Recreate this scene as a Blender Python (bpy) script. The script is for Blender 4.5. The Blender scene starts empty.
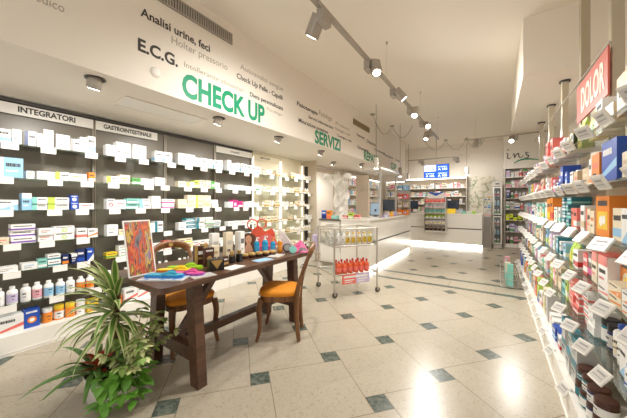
import bpy, math, random
from mathutils import Vector, Matrix
random.seed(7)
R = math.radians
PI = math.pi
SC = bpy.context.scene
COL = SC.collection
THETA = R(33.8)                 # camera yaw away from the aisle axis; X = across the shop, Y = along the aisle
CAM_H = 1.27
CEIL = 3.27
SOFF = 2.25

# ------------------------------------------------------------------ materials
def new_mat(name):
    m = bpy.data.materials.new(name); m.use_nodes = True
    return m, m.node_tree, m.node_tree.nodes['Principled BSDF']

_mats = {}
def M(name, col=None, rough=.5, metal=0., emit=0., coat=0., noise=0., nscale=30., spec=.5):
    if name in _mats: return _mats[name]
    m, nt, b = new_mat(name)
    c = (*col, 1)
    b.inputs['Base Color'].default_value = c
    b.inputs['Roughness'].default_value = rough
    b.inputs['Metallic'].default_value = metal
    b.inputs['Coat Weight'].default_value = coat
    b.inputs['Specular IOR Level'].default_value = spec
    if emit:
        b.inputs['Emission Color'].default_value = c
        b.inputs['Emission Strength'].default_value = emit
    if noise:
        tc = nt.nodes.new('ShaderNodeTexCoord'); n = nt.nodes.new('ShaderNodeTexNoise')
        n.inputs['Scale'].default_value = nscale; n.inputs['Detail'].default_value = 3
        nt.links.new(tc.outputs['Object'], n.inputs['Vector'])
        mx = nt.nodes.new('ShaderNodeMix'); mx.data_type = 'RGBA'
        mx.inputs['A'].default_value = tuple(v*(1-noise) for v in col)+(1,)
        mx.inputs['B'].default_value = tuple(min(1, v*(1+noise)) for v in col)+(1,)
        nt.links.new(n.outputs['Fac'], mx.inputs['Factor'])
        nt.links.new(mx.outputs['Result'], b.inputs['Base Color'])
    _mats[name] = m
    return m

def glass_mat(name, tint=(.93, .97, .95), refl=.12):
    if name in _mats: return _mats[name]
    m = bpy.data.materials.new(name); m.use_nodes = True
    nt = m.node_tree; nt.nodes.clear()
    out = nt.nodes.new('ShaderNodeOutputMaterial'); mix = nt.nodes.new('ShaderNodeMixShader')
    tr = nt.nodes.new('ShaderNodeBsdfTransparent'); gl = nt.nodes.new('ShaderNodeBsdfGlossy')
    tr.inputs['Color'].default_value = (*tint, 1); gl.inputs['Roughness'].default_value = .08
    lw = nt.nodes.new('ShaderNodeLayerWeight'); lw.inputs['Blend'].default_value = .25
    mul = nt.nodes.new('ShaderNodeMath'); mul.operation = 'MULTIPLY_ADD'
    mul.inputs[1].default_value = .5; mul.inputs[2].default_value = refl*.5
    nt.links.new(lw.outputs['Fresnel'], mul.inputs[0]); nt.links.new(mul.outputs[0], mix.inputs['Fac'])
    nt.links.new(tr.outputs[0], mix.inputs[1]); nt.links.new(gl.outputs[0], mix.inputs[2])
    nt.links.new(mix.outputs[0], out.inputs['Surface'])
    _mats[name] = m
    return m

def wood_mat(name, c1, c2, rough=.4, axis=1, scale=6):
    m, nt, b = new_mat(name)
    tc = nt.nodes.new('ShaderNodeTexCoord'); mp = nt.nodes.new('ShaderNodeMapping')
    sc = [scale*6]*3; sc[axis] = scale*.5; mp.inputs['Scale'].default_value = sc
    n = nt.nodes.new('ShaderNodeTexNoise'); n.inputs['Detail'].default_value = 5; n.inputs['Scale'].default_value = 1
    cr = nt.nodes.new('ShaderNodeValToRGB')
    cr.color_ramp.elements[0].position = .3; cr.color_ramp.elements[0].color = (*c1, 1)
    cr.color_ramp.elements[1].position = .7; cr.color_ramp.elements[1].color = (*c2, 1)
    L = nt.links.new
    L(tc.outputs['Object'], mp.inputs['Vector']); L(mp.outputs[0], n.inputs['Vector']); L(n.outputs['Fac'], cr.inputs[0])
    L(cr.outputs[0], b.inputs['Base Color']); b.inputs['Roughness'].default_value = rough
    _mats[name] = m
    return m

def ramp_mat(name, stops, scale=(1, 1, 1), rough=.5, detail=2., dist=0.):
    """a surface printed with colours blended by noise (pictures, patterned cloth)"""
    m, nt, b = new_mat(name)
    tc = nt.nodes.new('ShaderNodeTexCoord'); mp = nt.nodes.new('ShaderNodeMapping'); mp.inputs['Scale'].default_value = scale
    n = nt.nodes.new('ShaderNodeTexNoise'); n.inputs['Scale'].default_value = 1; n.inputs['Detail'].default_value = detail
    n.inputs['Distortion'].default_value = dist
    cr = nt.nodes.new('ShaderNodeValToRGB'); cr.color_ramp.interpolation = 'EASE'
    els = cr.color_ramp.elements
    while len(els) < len(stops): els.new(.5)
    for e, (p, c) in zip(els, stops): e.position = p; e.color = (*c, 1)
    L = nt.links.new
    L(tc.outputs['Object'], mp.inputs['Vector']); L(mp.outputs[0], n.inputs['Vector']); L(n.outputs['Fac'], cr.inputs[0])
    L(cr.outputs[0], b.inputs['Base Color']); b.inputs['Roughness'].default_value = rough
    _mats[name] = m
    return m

def floor_mat():
    m, nt, b = new_mat('terrazzo_tiles')
    N = nt.nodes.new; L = nt.links.new
    A_, B_ = .584, .136; L2 = A_*A_+B_*B_
    def math_(op, a, b_=None, c=None):
        n = N('ShaderNodeMath'); n.operation = op
        for i, v in enumerate((a, b_, c)):
            if v is None: continue
            if isinstance(v, (int, float)): n.inputs[i].default_value = v
            else: L(v, n.inputs[i])
        return n.outputs[0]
    tc = N('ShaderNodeTexCoord'); sx = N('ShaderNodeSeparateXYZ'); L(tc.outputs['Object'], sx.inputs[0])
    px = math_('ADD', sx.outputs[0], .618); py = math_('SUBTRACT', sx.outputs[1], 1.681)
    ang = R(61.93)-math.atan2(B_, A_); ca, sa = math.cos(ang), math.sin(ang)
    tx = math_('ADD', math_('MULTIPLY', px, ca), math_('MULTIPLY', py, sa))
    ty = math_('SUBTRACT', math_('MULTIPLY', py, ca), math_('MULTIPLY', px, sa))
    # lattice coordinates for u=(A,B), v=(-B,A)
    fi = math_('DIVIDE', math_('ADD', math_('MULTIPLY', tx, A_), math_('MULTIPLY', ty, B_)), L2)
    fj = math_('DIVIDE', math_('SUBTRACT', math_('MULTIPLY', ty, A_), math_('MULTIPLY', tx, B_)), L2)
    ri = math_('ROUND', fi); rj = math_('ROUND', fj)
    wi = math_('SUBTRACT', fi, ri); wj = math_('SUBTRACT', fj, rj)
    dx = math_('SUBTRACT', math_('MULTIPLY', wi, A_), math_('MULTIPLY', wj, B_))
    dy = math_('ADD', math_('MULTIPLY', wi, B_), math_('MULTIPLY', wj, A_))
    h = B_/2
    inx = math_('LESS_THAN', math_('ABSOLUTE', dx), h); iny = math_('LESS_THAN', math_('ABSOLUTE', dy), h)
    dark = math_('MULTIPLY', inx, iny)
    g = .0028
    def line(val, off, cond):
        return math_('MULTIPLY', math_('LESS_THAN', math_('ABSOLUTE', math_('SUBTRACT', val, off)), g), cond)
    l1 = line(dx, h, math_('LESS_THAN', dy, h)); l2 = line(dx, -h, math_('GREATER_THAN', dy, -h))
    l3 = line(dy, h, math_('GREATER_THAN', dx, -h)); l4 = line(dy, -h, math_('LESS_THAN', dx, h))
    grout = math_('MAXIMUM', math_('MAXIMUM', l1, l2), math_('MAXIMUM', l3, l4))
    # two dark strips across the aisle, plain slabs between them
    Yw = sx.outputs[1]; Xw = sx.outputs[0]
    s1 = math_('LESS_THAN', math_('ABSOLUTE', math_('SUBTRACT', Yw, 4.63)), .05)
    s2 = math_('LESS_THAN', math_('ABSOLUTE', math_('SUBTRACT', Yw, 5.10)), .05)
    strip = math_('MAXIMUM', s1, s2)
    between = math_('LESS_THAN', math_('ABSOLUTE', math_('SUBTRACT', Yw, 4.865)), .29)
    keep = math_('SUBTRACT', 1., between)
    jx = math_('SUBTRACT', Xw, math_('MULTIPLY', math_('ROUND', math_('DIVIDE', Xw, .62)), .62))
    jl = math_('MULTIPLY', math_('LESS_THAN', math_('ABSOLUTE', jx), g), between)
    dark = math_('MAXIMUM', math_('MULTIPLY', dark, keep), strip)
    grout = math_('MAXIMUM', math_('MULTIPLY', grout, keep), math_('MULTIPLY', jl, math_('SUBTRACT', 1., strip)))
    # terrazzo chips
    v = N('ShaderNodeTexVoronoi'); v.inputs['Scale'].default_value = 95; L(tc.outputs['Object'], v.inputs['Vector'])
    cr = N('ShaderNodeValToRGB'); e = cr.color_ramp.elements
    e[0].position = 0; e[0].color = (.335, .285, .21, 1); e[1].position = .10; e[1].color = (.41, .357, .275, 1)
    x = e.new(.06); x.color = (.375, .323, .245, 1); x = e.new(.85); x.color = (.435, .383, .298, 1)
    sep = N('ShaderNodeSeparateColor'); L(v.outputs['Color'], sep.inputs[0]); L(sep.outputs[0], cr.inputs[0])
    # per-slab tone
    cmb = N('ShaderNodeCombineXYZ'); L(ri, cmb.inputs[0]); L(rj, cmb.inputs[1])
    wn = N('ShaderNodeTexWhiteNoise'); wn.noise_dimensions = '2D'; L(cmb.outputs[0], wn.inputs['Vector'])
    hs = N('ShaderNodeHueSaturation'); L(cr.outputs[0], hs.inputs['Color'])
    L(math_('MULTIPLY_ADD', wn.outputs['Value'], .08, .97), hs.inputs['Value'])
    # green marble
    n2 = N('ShaderNodeTexNoise'); n2.inputs['Scale'].default_value = 18; n2.inputs['Detail'].default_value = 6; n2.inputs['Distortion'].default_value = 1.5
    L(tc.outputs['Object'], n2.inputs['Vector'])
    c2 = N('ShaderNodeValToRGB'); e = c2.color_ramp.elements
    e[0].position = .35; e[0].color = (.045, .062, .05, 1); e[1].position = .72; e[1].color = (.17, .19, .155, 1)
    L(n2.outputs['Fac'], c2.inputs[0])
    def mix(f, a, b_):
        n = N('ShaderNodeMix'); n.data_type = 'RGBA'; L(f, n.inputs['Factor']); L(a, n.inputs['A'])
        if isinstance(b_, tuple): n.inputs['B'].default_value = b_
        else: L(b_, n.inputs['B'])
        return n.outputs['Result']
    c = mix(grout, hs.outputs[0], (.22, .18, .13, 1)); c = mix(dark, c, c2.outputs[0])
    L(c, b.inputs['Base Color'])
    b.inputs['Roughness'].default_value = .25; b.inputs['Specular IOR Level'].default_value = .45
    return m

CREAM = M('cream_paint', (.80, .74, .655), .6)
CEILM = M('cream_paint_lit', (.86, .80, .71), .65)  # lighter copy of the cream, extra ceiling brightness put into the colour
WHITE = M('white_lacquer', (.86, .83, .77), .25)
WHITEP = M('white_print', (.88, .87, .85), .4)
TAUPE = M('taupe_back_panel', (.205, .18, .145), .35)
PALEB = M('pale_back_panel', (.84, .77, .60), .4)
GREYM = M('grey_metal', (.42, .38, .32), .35, .7)
STEEL = M('brushed_steel', (.58, .55, .50), .28, .9)
DGREY = M('dark_grey', (.06, .055, .05), .5)
BLACK = M('black_plastic', (.012, .012, .013), .4)
INK = M('dark_ink', (.05, .047, .042), .6)
THIN = M('pale_grey_ink', (.42, .37, .31), .6)
GREEN = M('green_ink', (.0, .27, .13), .5)
GLASS = glass_mat('shelf_glass')
CLEAR = glass_mat('clear_acrylic', (.97, .97, .96), .10)
LAMP = M('lamp_lens', (1, .93, .80), .4, emit=22)
LED = M('led_strip', (1, .97, .90), .4, emit=6)
LEDS = M('led_strip_soft', (1, .95, .85), .4, emit=2.5)
FIXT = M('fixture_grey', (.40, .36, .31), .45, .2)
POLE = M('champagne_pole', (.50, .44, .33), .35, .5)
WOOD = wood_mat('dark_walnut', (.06, .029, .017), (.14, .068, .038), .32)
CHAIRW = wood_mat('chair_wood', (.13, .05, .016), (.27, .12, .04), .35, 2)
ORANGE = M('orange_velvet', (.75, .27, .012), .75, noise=.12, nscale=40)
# packaging colours
PC = {k: M('pack_'+k, c, .38) for k, c in dict(
    white=(.86, .85, .83), cream=(.80, .70, .52), beige=(.62, .48, .32), blue=(.02, .08, .42), navy=(.015, .03, .13),
    sky=(.30, .56, .80), teal=(.02, .20, .26), aqua=(.25, .62, .55), green=(.10, .36, .09), lime=(.50, .68, .10),
    yellow=(.85, .58, .03), neon=(.75, .85, .02), orange=(.83, .25, .02), red=(.62, .03, .03), coral=(.80, .18, .15), pink=(.78, .38, .45),
    magenta=(.65, .03, .25), purple=(.22, .10, .42), lilac=(.58, .50, .72), brown=(.07, .022, .012), silver=(.55, .54, .52),
    grey=(.30, .29, .28), black=(.015, .014, .014), gold=(.48, .31, .10)).items()}

# ------------------------------------------------------------------ mesh helpers
class MB:
    def __init__(s): s.v = []; s.f = []; s.m = []; s.sm = []
    def add(s, vs, fs, mi=0, smooth=False):
        b = len(s.v); s.v += [tuple(v) for v in vs]
        for f in fs: s.f.append(tuple(b+i for i in f)); s.m.append(mi); s.sm.append(smooth)
    def box(s, x0, x1, y0, y1, z0, z1, mi=0, mat=None, ch=0.):
        if ch:
            c = min(ch, (x1-x0)*.45, (y1-y0)*.45, (z1-z0)*.45)
            return s.prism([(x0+c, y0), (x1-c, y0), (x1, y0+c), (x1, y1-c), (x1-c, y1), (x0+c, y1), (x0, y1-c), (x0, y0+c)], z0, z1, mi, mat)
        vs = [(x0, y0, z0), (x1, y0, z0), (x1, y1, z0), (x0, y1, z0), (x0, y0, z1), (x1, y0, z1), (x1, y1, z1), (x0, y1, z1)]
        if mat: vs = [mat @ Vector(v) for v in vs]
        s.add(vs, [(3, 2, 1, 0), (4, 5, 6, 7), (0, 1, 5, 4), (1, 2, 6, 5), (2, 3, 7, 6), (3, 0, 4, 7)], mi)
        return s
    def prism(s, pts, z0, z1, mi=0, mat=None, smooth=False):
        n = len(pts)
        vs = [(x, y, z0) for x, y in pts]+[(x, y, z1) for x, y in pts]
        if mat: vs = [mat @ Vector(v) for v in vs]
        s.add(vs, [tuple(range(n-1, -1, -1)), tuple(range(n, 2*n))], mi)
        s.add(vs, [(i, (i+1) % n, n+(i+1) % n, n+i) for i in range(n)], mi, smooth)
        return s
    def lathe(s, prof, n=20, mi=0, c=(0, 0, 0), mat=None, caps=True):
        vs = []
        for r, z in prof:
            for k in range(n):
                a = 2*PI*k/n; vs.append((c[0]+r*math.cos(a), c[1]+r*math.sin(a), c[2]+z))
        if mat: vs = [mat @ Vector(v) for v in vs]
        fs = [(i*n+k, i*n+(k+1) % n, (i+1)*n+(k+1) % n, (i+1)*n+k) for i in range(len(prof)-1) for k in range(n)]
        s.add(vs, fs, mi, True)
        if caps:
            s.add(vs[:n], [tuple(range(n-1, -1, -1))], mi); s.add(vs[-n:], [tuple(range(n))], mi)
        return s
    def tube(s, pts, rad, n=8, mi=0, cap=True, flat=None):
        pts = [Vector(p) for p in pts]
        if not hasattr(rad, '__len__'): rad = [rad]*len(pts)
        vs = []; up = Vector((0, 0, 1)); ref = None
        for i, p in enumerate(pts):
            d = (pts[min(i+1, len(pts)-1)]-pts[max(i-1, 0)]).normalized()
            if ref is None:
                ref = Vector((1, 0, 0)) if abs(d.z) > .9 else up
            a = d.cross(ref).normalized(); b = a.cross(d).normalized(); ref = b
            fa, fb = flat or (1, 1)
            for k in range(n):
                t = 2*PI*(k+.5)/n
                vs.append(p+a*(rad[i]*fa*math.cos(t))+b*(rad[i]*fb*math.sin(t)))
        fs = [(i*n+k, i*n+(k+1) % n, (i+1)*n+(k+1) % n, (i+1)*n+k) for i in range(len(pts)-1) for k in range(n)]
        s.add(vs, fs, mi, n > 4)
        if cap:
            s.add(vs[:n], [tuple(range(n-1, -1, -1))], mi); s.add(vs[-n:], [tuple(range(n))], mi)
        return s
    def quad(s, a, b, c, d, mi=0): s.add([a, b, c, d], [(0, 1, 2, 3)], mi); return s
    def mesh(s, name, mats):
        me = bpy.data.meshes.new(name); me.from_pydata(s.v, [], s.f)
        if not isinstance(mats, (list, tuple)): mats = [mats]
        for m in mats: me.materials.append(m)
        for p, mi, sm in zip(me.polygons, s.m, s.sm): p.material_index = mi; p.use_smooth = sm
        me.update()
        return me
    def build(s, name, mats, parent=None, loc=(0, 0, 0), rot=(0, 0, 0)):
        o = bpy.data.objects.new(name, s.mesh(name, mats)); COL.objects.link(o)
        o.location = loc; o.rotation_euler = rot
        if parent: o.parent = parent
        return o

def tag(o, label, cat, group=None, kind=None):
    if label: o['label'] = label
    if cat: o['category'] = cat
    if group: o['group'] = group
    if kind: o['kind'] = kind
    return o
def thing(name, label, cat, loc=(0, 0, 0), rz=0, group=None):
    o = bpy.data.objects.new(name, None); COL.objects.link(o); o.empty_display_size = .1
    o.location = loc; o.rotation_euler = (0, 0, rz)
    return tag(o, label, cat, group)
def struct(name, mb, mats, label=None, cat=None, parent=None):
    o = mb.build(name, mats, parent)
    if not parent:
        o['kind'] = 'structure'
        if label: tag(o, label, cat)
    return o
def copy_tree(o, parent=None):
    c = o.copy(); COL.objects.link(c)
    if parent: c.parent = parent
    for ch in [x for x in KIDS.get(o.name, [])]: copy_tree(ch, c)
    return c
KIDS = {}
def remember(root):
    for o in bpy.data.objects:
        if o.parent: KIDS.setdefault(o.parent.name, []); 
    KIDS.clear()
    for o in bpy.data.objects:
        if o.parent: KIDS.setdefault(o.parent.name, []).append(o)

def in_frame(x, y, z, m=6):
    X = x*math.cos(THETA)+y*math.sin(THETA); Y = -x*math.sin(THETA)+y*math.cos(THETA)
    if Y < .2: return False
    u = 313.5+272.5*X/Y; v = 204+272.5*(CAM_H-z)/Y
    return -m < u < 627+m and -m < v < 418+m

def text_mesh(body, bold=0., extrude=.0015):
    cu = bpy.data.curves.new('lettering', 'FONT'); cu.body = body; cu.size = 1; cu.offset = bold; cu.extrude = extrude
    cu.resolution_u = 3
    o = bpy.data.objects.new('lettering', cu); COL.objects.link(o)
    bpy.context.view_layer.update()
    me = bpy.data.meshes.new_from_object(o.evaluated_get(bpy.context.evaluated_depsgraph_get()))
    bpy.data.objects.remove(o); bpy.data.curves.remove(cu)
    return me
def lettering(body, mat, parent, origin, u, v, width, height, bold=0., name='lettering'):
    """text in the plane of u (reading direction) and v (up), box width x cap height, standing .002 proud"""
    me = text_mesh(body, bold)
    xs = [p.co.x for p in me.vertices]; x0, x1 = min(xs), max(xs)
    cap = .70   # cap height of the font at size 1
    u = Vector(u); v = Vector(v); n = u.cross(v); o = Vector(origin)
    for p in me.vertices:
        a = (p.co.x-x0)/(x1-x0)*width; b = p.co.y/cap*height
        p.co = o+u*a+v*b+n*(.002 if p.co.z > 0 else .0002)
    me.materials.clear(); me.materials.append(mat)
    ob = bpy.data.objects.new(name, me); COL.objects.link(ob)
    if parent:
        ob.parent = parent; ob.matrix_parent_inverse = Matrix.Translation(parent.location).inverted()
    return ob

def spot_light(name, loc, target, power, size=60, blend=.6, col=(1, .98, .93), rad=.05, parent=None):
    l = bpy.data.lights.new(name, 'SPOT'); l.energy = power; l.color = col; l.spot_size = R(size); l.spot_blend = blend; l.shadow_soft_size = rad
    o = bpy.data.objects.new(name, l); COL.objects.link(o); o.location = loc
    o.rotation_euler = (Vector(target)-Vector(loc)).to_track_quat('-Z', 'Y').to_euler()
    return o
def area_light(name, loc, rot, sx, sy, power, col=(1, .88, .70), spread=180):
    l = bpy.data.lights.new(name, 'AREA'); l.shape = 'RECTANGLE'; l.size = sx; l.size_y = sy; l.energy = power; l.color = col; l.spread = R(spread)
    o = bpy.data.objects.new(name, l); COL.objects.link(o); o.location = loc; o.rotation_euler = rot
    return o

ORD = 'first second third fourth fifth sixth seventh eighth ninth tenth eleventh twelfth thirteenth fourteenth fifteenth sixteenth seventeenth eighteenth nineteenth twentieth'.split()
ORD += ['twenty-'+w for w in ORD[:9]]+['thirtieth']

# ------------------------------------------------------------------ camera
cam = bpy.data.cameras.new('camera'); co = bpy.data.objects.new('camera', cam); COL.objects.link(co)
cam.sensor_width = 36; cam.lens = 272.5/627*36; cam.shift_x = 0; cam.shift_y = -5/627; cam.clip_start = .05
co.location = (0, 0, CAM_H); co.rotation_euler = (R(90), 0, THETA)
SC.camera = co

# ------------------------------------------------------------------ room shell
XL, XR, YB, YF = -3.80, 1.08, 10.25, -1.6
f = MB(); f.box(XL-.1, XR+.1, YF, YB+.1, -.1, 0)
struct('floor', f, floor_mat(), 'cream terrazzo floor with small dark green marble squares', 'floor')
f = MB(); f.box(XL-.1, XR+.1, YF, YB+.1, CEIL, CEIL+.1)
struct('ceiling', f, CEILM, 'flat cream ceiling over the shop', 'ceiling')
f = MB(); f.box(XL-.1, XL, YF, YB, 0, CEIL); struct('wall_left', f, CREAM, 'cream wall behind the long shelving run', 'wall')
f = MB(); f.box(XR, XR+.1, YF, YB, 0, CEIL); struct('wall_right', f, CREAM, 'cream wall behind the glass gondola', 'wall')
f = MB(); f.box(XL, XR, YB, YB+.1, 0, CEIL); struct('wall_back', f, CREAM, 'cream end wall behind the counter', 'wall')
# dropped soffit with printed fascia
FX = -2.45
f = MB(); f.box(XL, FX, YF, 9.0, SOFF, CEIL)
fascia = struct('trim_1', f, CREAM, 'cream dropped bulkhead printed with service names', 'bulkhead')
f = MB(); f.box(.245, XR, 3.7, 6.4, 2.65, CEIL)
struct('trim_2', f, CEILM, 'cream ceiling bulkhead above the glass gondola', 'bulkhead')
U, V = (0, 1, 0), (0, 0, 1)
def fas(body, s0, s1, z, h, mat, bold=0.): lettering(body, mat, fascia, (FX, s0, z), U, V, s1-s0, h, bold)
fas('CHECK UP', 1.44, 2.54, 2.295, .215, GREEN, .035)
fas('E.C.G.', 1.06, 1.40, 2.54, .10, INK, .03)
fas('Analisi urine, feci', 1.08, 1.74, 2.835, .072, INK, .02)
fas('Holter pressorio', 1.34, 1.96, 2.735, .068, THIN)
fas('Intolleranze alimentari', 1.46, 2.20, 2.57, .05, THIN)
fas('ortopedico', .30, .60, 2.575, .058, THIN)
fas('Autoanalisi sangue', 2.14, 2.90, 2.83, .06, THIN)
fas('Check Up Pelle - Capelli', 2.09, 2.89, 2.705, .06, INK, .012)
fas('Dieta personalizzata', 2.29, 2.90, 2.565, .05, INK, .016)
fas('Psicologo', 2.58, 2.88, 2.48, .04, THIN)
fas('SERVIZI', 3.70, 4.58, 2.275, .205, GREEN, .035)
fas('Fisioterapia', 3.22, 3.78, 2.735, .062, INK, .015)
fas('Misurazione pressione', 3.26, 4.12, 2.50, .06, INK, .014)
fas('Podologo', 3.82, 4.25, 2.755, .085, THIN)
fas('Servizi infermieristici', 3.52, 4.30, 2.625, .045, INK, .01)
fas('Prelievi', 4.40, 4.95, 2.74, .05, THIN)
fas('Noleggio ausili', 4.38, 4.98, 2.64, .045, THIN)
fas('Consegna a casa', 4.45, 5.05, 2.53, .045, INK, .01)
fas('REPARTI', 5.68, 6.62, 2.27, .19, GREEN, .03)
fas('Veterinaria', 5.30, 5.72, 2.72, .055, INK, .01)
fas('Dietetica', 5.85, 6.45, 2.68, .07, INK, .01)
fas('Omeopatia', 5.34, 5.95, 2.46, .065, INK, .015)
fas('Cosmesi', 6.3, 7.05, 2.58, .055, INK, .01)
fas('CUP', 7.55, 8.05, 2.27, .17, GREEN, .03)
fas('Prenotazioni', 6.95, 7.75, 2.55, .06, INK, .01)
fas('Esami', 8.0, 8.45, 2.55, .06, INK, .01)
# wall vents on the fascia
def vent(y0, y1, z0, z1, mat_frame, label):
    t = thing('air_vent', label, 'air vent', (FX, (y0+y1)/2, z0))
    w = (y1-y0)/2; h = z1-z0
    b = MB(); b.box(.001, .006, -w, w, 0, h); b.build('backing', DGREY, t)
    b = MB(); b.box(.0, .014, -w, w, 0, .012); b.box(0, .014, -w, w, h-.012, h); b.box(0, .014, -w, -w+.012, 0, h); b.box(0, .014, w-.012, w, 0, h)
    b.build('frame', mat_frame, t)
    b = MB(); n = int(2*w/.026)
    for i in range(n):
        y = -w+.014+(2*w-.028)*(i+.5)/n; b.box(.004, .013, y-.007, y+.007, .012, h-.012)
    b.build('grille', mat_frame, t)
vent(.55, 2.02, 3.045, 3.165, FIXT, 'long slatted grey vent high on the bulkhead above CHECK UP')
vent(5.13, 5.98, 2.92, 3.04, M('bronze', (.36, .28, .15), .4, .4), 'short bronze vent on the bulkhead between SERVIZI and REPARTI')
# dome on the fascia
b = MB(); b.lathe([(.045, 0), (.044, .008), (.036, .02), (.018, .028), (.001, .030)], 20, 0, mat=Matrix.Rotation(R(90), 4, 'Y'))
tag(b.build('smoke_detector', WHITE, None, (FX+.0005, 1.2, 2.41)), 'small round white dome detector on the bulkhead beneath E.C.G. lettering', 'detector')
# soffit access panel
t = thing('ceiling_access_panel', 'flush rectangular panel let into the soffit before the GASTROINTESTINALE bay', 'access panel', (-2.94, 1.52, SOFF))
b = MB(); b.box(-.15, .15, -.40, .40, -.006, -.0005); b.build('panel_leaf', WHITE, t)
b = MB(); 
for x0, x1, y0, y1 in ((-.165, -.152, -.415, .415), (.152, .165, -.415, .415), (-.152, .152, -.415, -.402), (-.152, .152, .402, .415)): b.box(x0, x1, y0, y1, -.009, -.0005)
b.build('frame', CREAM, t)

# ------------------------------------------------------------------ product meshes
def front_text(b, y0, y1, z, h, x, mi, n=1):
    """small printed word marks: a run of short bars on the front"""
    y = y0
    while y < y1-.004:
        w = random.uniform(.004, .012); w = min(w, y1-y)
        b.quad((x, y, z), (x, y+w, z), (x, y+w, z+h), (x, y, z+h), mi); y += w+.002
def disc(b, cy, cz, r, x, mi, n=14):
    b.add([(x, cy+r*math.cos(2*PI*k/n), cz+r*math.sin(2*PI*k/n)) for k in range(n)], [tuple(range(n))], mi)
def carton(w, d, h, base, acc, style, acc2='white'):
    """carton with its printed front towards +X, centred on Y, back at x=-d/2"""
    b = MB(); b.box(-d/2, d/2, -w/2, w/2, 0, h)
    x = d/2+.0006
    ms = [PC[base], PC[acc], INK if base not in ('navy', 'black', 'blue', 'teal', 'brown', 'purple', 'red') else PC['white'], PC[acc2], PC['silver']]
    # glued end flaps and lid seam
    b.quad((-d/2, -w/2+.002, h+.0005), (d/2, -w/2+.002, h+.0005), (d/2, -w/2+.004, h+.0005), (-d/2, -w/2+.004, h+.0005), 4)
    a, c = -w/2, w/2
    def R_(y0, y1, z0, z1, mi, e=0.): b.quad((x+e, y0, z0), (x+e, y1, z0), (x+e, y1, z1), (x+e, y0, z1), mi)
    if style == 'band':
        R_(a, c, h*.12, h*.38, 1); front_text(b, a+.1*w, c-.15*w, h*.62, h*.16, x, 2)
        for sgn in (-1, 1): b.quad((-d/2, sgn*(w/2+.0006), h*.12), (d/2, sgn*(w/2+.0006), h*.12), (d/2, sgn*(w/2+.0006), h*.38), (-d/2, sgn*(w/2+.0006), h*.38), 1)
    elif style == 'top':
        R_(a, c, h*.70, h, 1); front_text(b, a+.12*w, c-.2*w, h*.45, h*.12, x, 2); front_text(b, a+.12*w, c-.35*w, h*.25, h*.07, x, 1)
        b.quad((-d/2, a, h+.0008), (d/2, a, h+.0008), (d/2, c, h+.0008), (-d/2, c, h+.0008), 1)
    elif style == 'side':
        R_(a, a+w*.32, 0, h, 1); front_text(b, a+.4*w, c-.08*w, h*.55, h*.18, x, 2); front_text(b, a+.4*w, c-.2*w, h*.3, h*.08, x, 1)
    elif style == 'disc':
        disc(b, 0, h*.42, min(w, h)*.30, x, 1); disc(b, 0, h*.42, min(w, h)*.17, x+.0004, 3); front_text(b, a+.12*w, c-.12*w, h*.8, h*.1, x, 2)
    elif style == 'swoosh':
        b.quad((x, a, h*.1), (x, c, h*.35), (x, c, h*.55), (x, a, h*.22), 1); front_text(b, a+.1*w, c-.3*w, h*.66, h*.15, x, 2)
    elif style == 'diag':
        b.add([(x, a, 0), (x, c, 0), (x, c, h*.6)], [(0, 1, 2)], 1); front_text(b, a+.08*w, c-.3*w, h*.7, h*.12, x, 2); disc(b, c-.25*w, h*.22, min(w, h)*.13, x+.0004, 3)
    elif style == 'plain':
        front_text(b, a+.15*w, c-.2*w, h*.55, h*.15, x, 1); front_text(b, a+.15*w, c-.4*w, h*.3, h*.08, x, 2)
    elif style == 'window':
        R_(a+.12*w, c-.12*w, h*.18, h*.62, 1); disc(b, -.1*w, h*.38, min(w, h)*.14, x+.0004, 3); disc(b, .12*w, h*.42, min(w, h)*.12, x+.0004, 3); front_text(b, a+.14*w, c-.14*w, h*.76, h*.13, x, 2)
    return b.mesh('product_carton', ms)
def bottle(r, h, body, cap, lab, shoulder=.72, neck=.45, capw=.55):
    b = MB()
    b.lathe([(r*.92, 0), (r, h*.02), (r, h*shoulder), (r*.85, h*(shoulder+.06)), (r*neck, h*(shoulder+.12)), (r*neck, h*.9)], 14, 0)
    b.lathe([(r*capw, h*(shoulder+.13)), (r*capw, h*.985), (r*capw*.85, h)], 12, 1)
    b.lathe([(r*1.012, h*.12), (r*1.012, h*.60)], 14, 2, caps=False)
    x = r*1.02
    front_text(b, -r*.4, r*.4, h*.44, h*.07, x, 3); front_text(b, -r*.3, r*.3, h*.28, h*.04, x, 3)
    return b.mesh('product_bottle', [PC[body], PC[cap], PC[lab], INK if lab not in ('navy', 'blue', 'black', 'teal') else PC['white']])
def jar(r, h, body, cap, lab):
    b = MB()
    b.lathe([(r*.95, 0), (r, h*.03), (r, h*.66), (r*.9, h*.72)], 18, 0)
    b.lathe([(r*.97, h*.72), (r*.99, h*.74), (r*.99, h*.96), (r*.93, h)], 18, 1)
    b.lathe([(r*1.01, h*.1), (r*1.01, h*.6)], 18, 2, caps=False)
    x = r*1.02; front_text(b, -r*.4, r*.4, h*.4, h*.09, x, 3); front_text(b, -r*.3, r*.3, h*.2, h*.05, x, 3)
    return b.mesh('product_jar', [PC[body], PC[cap], PC[lab], INK if lab not in ('navy', 'blue', 'black', 'teal') else PC['white']])
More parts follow.
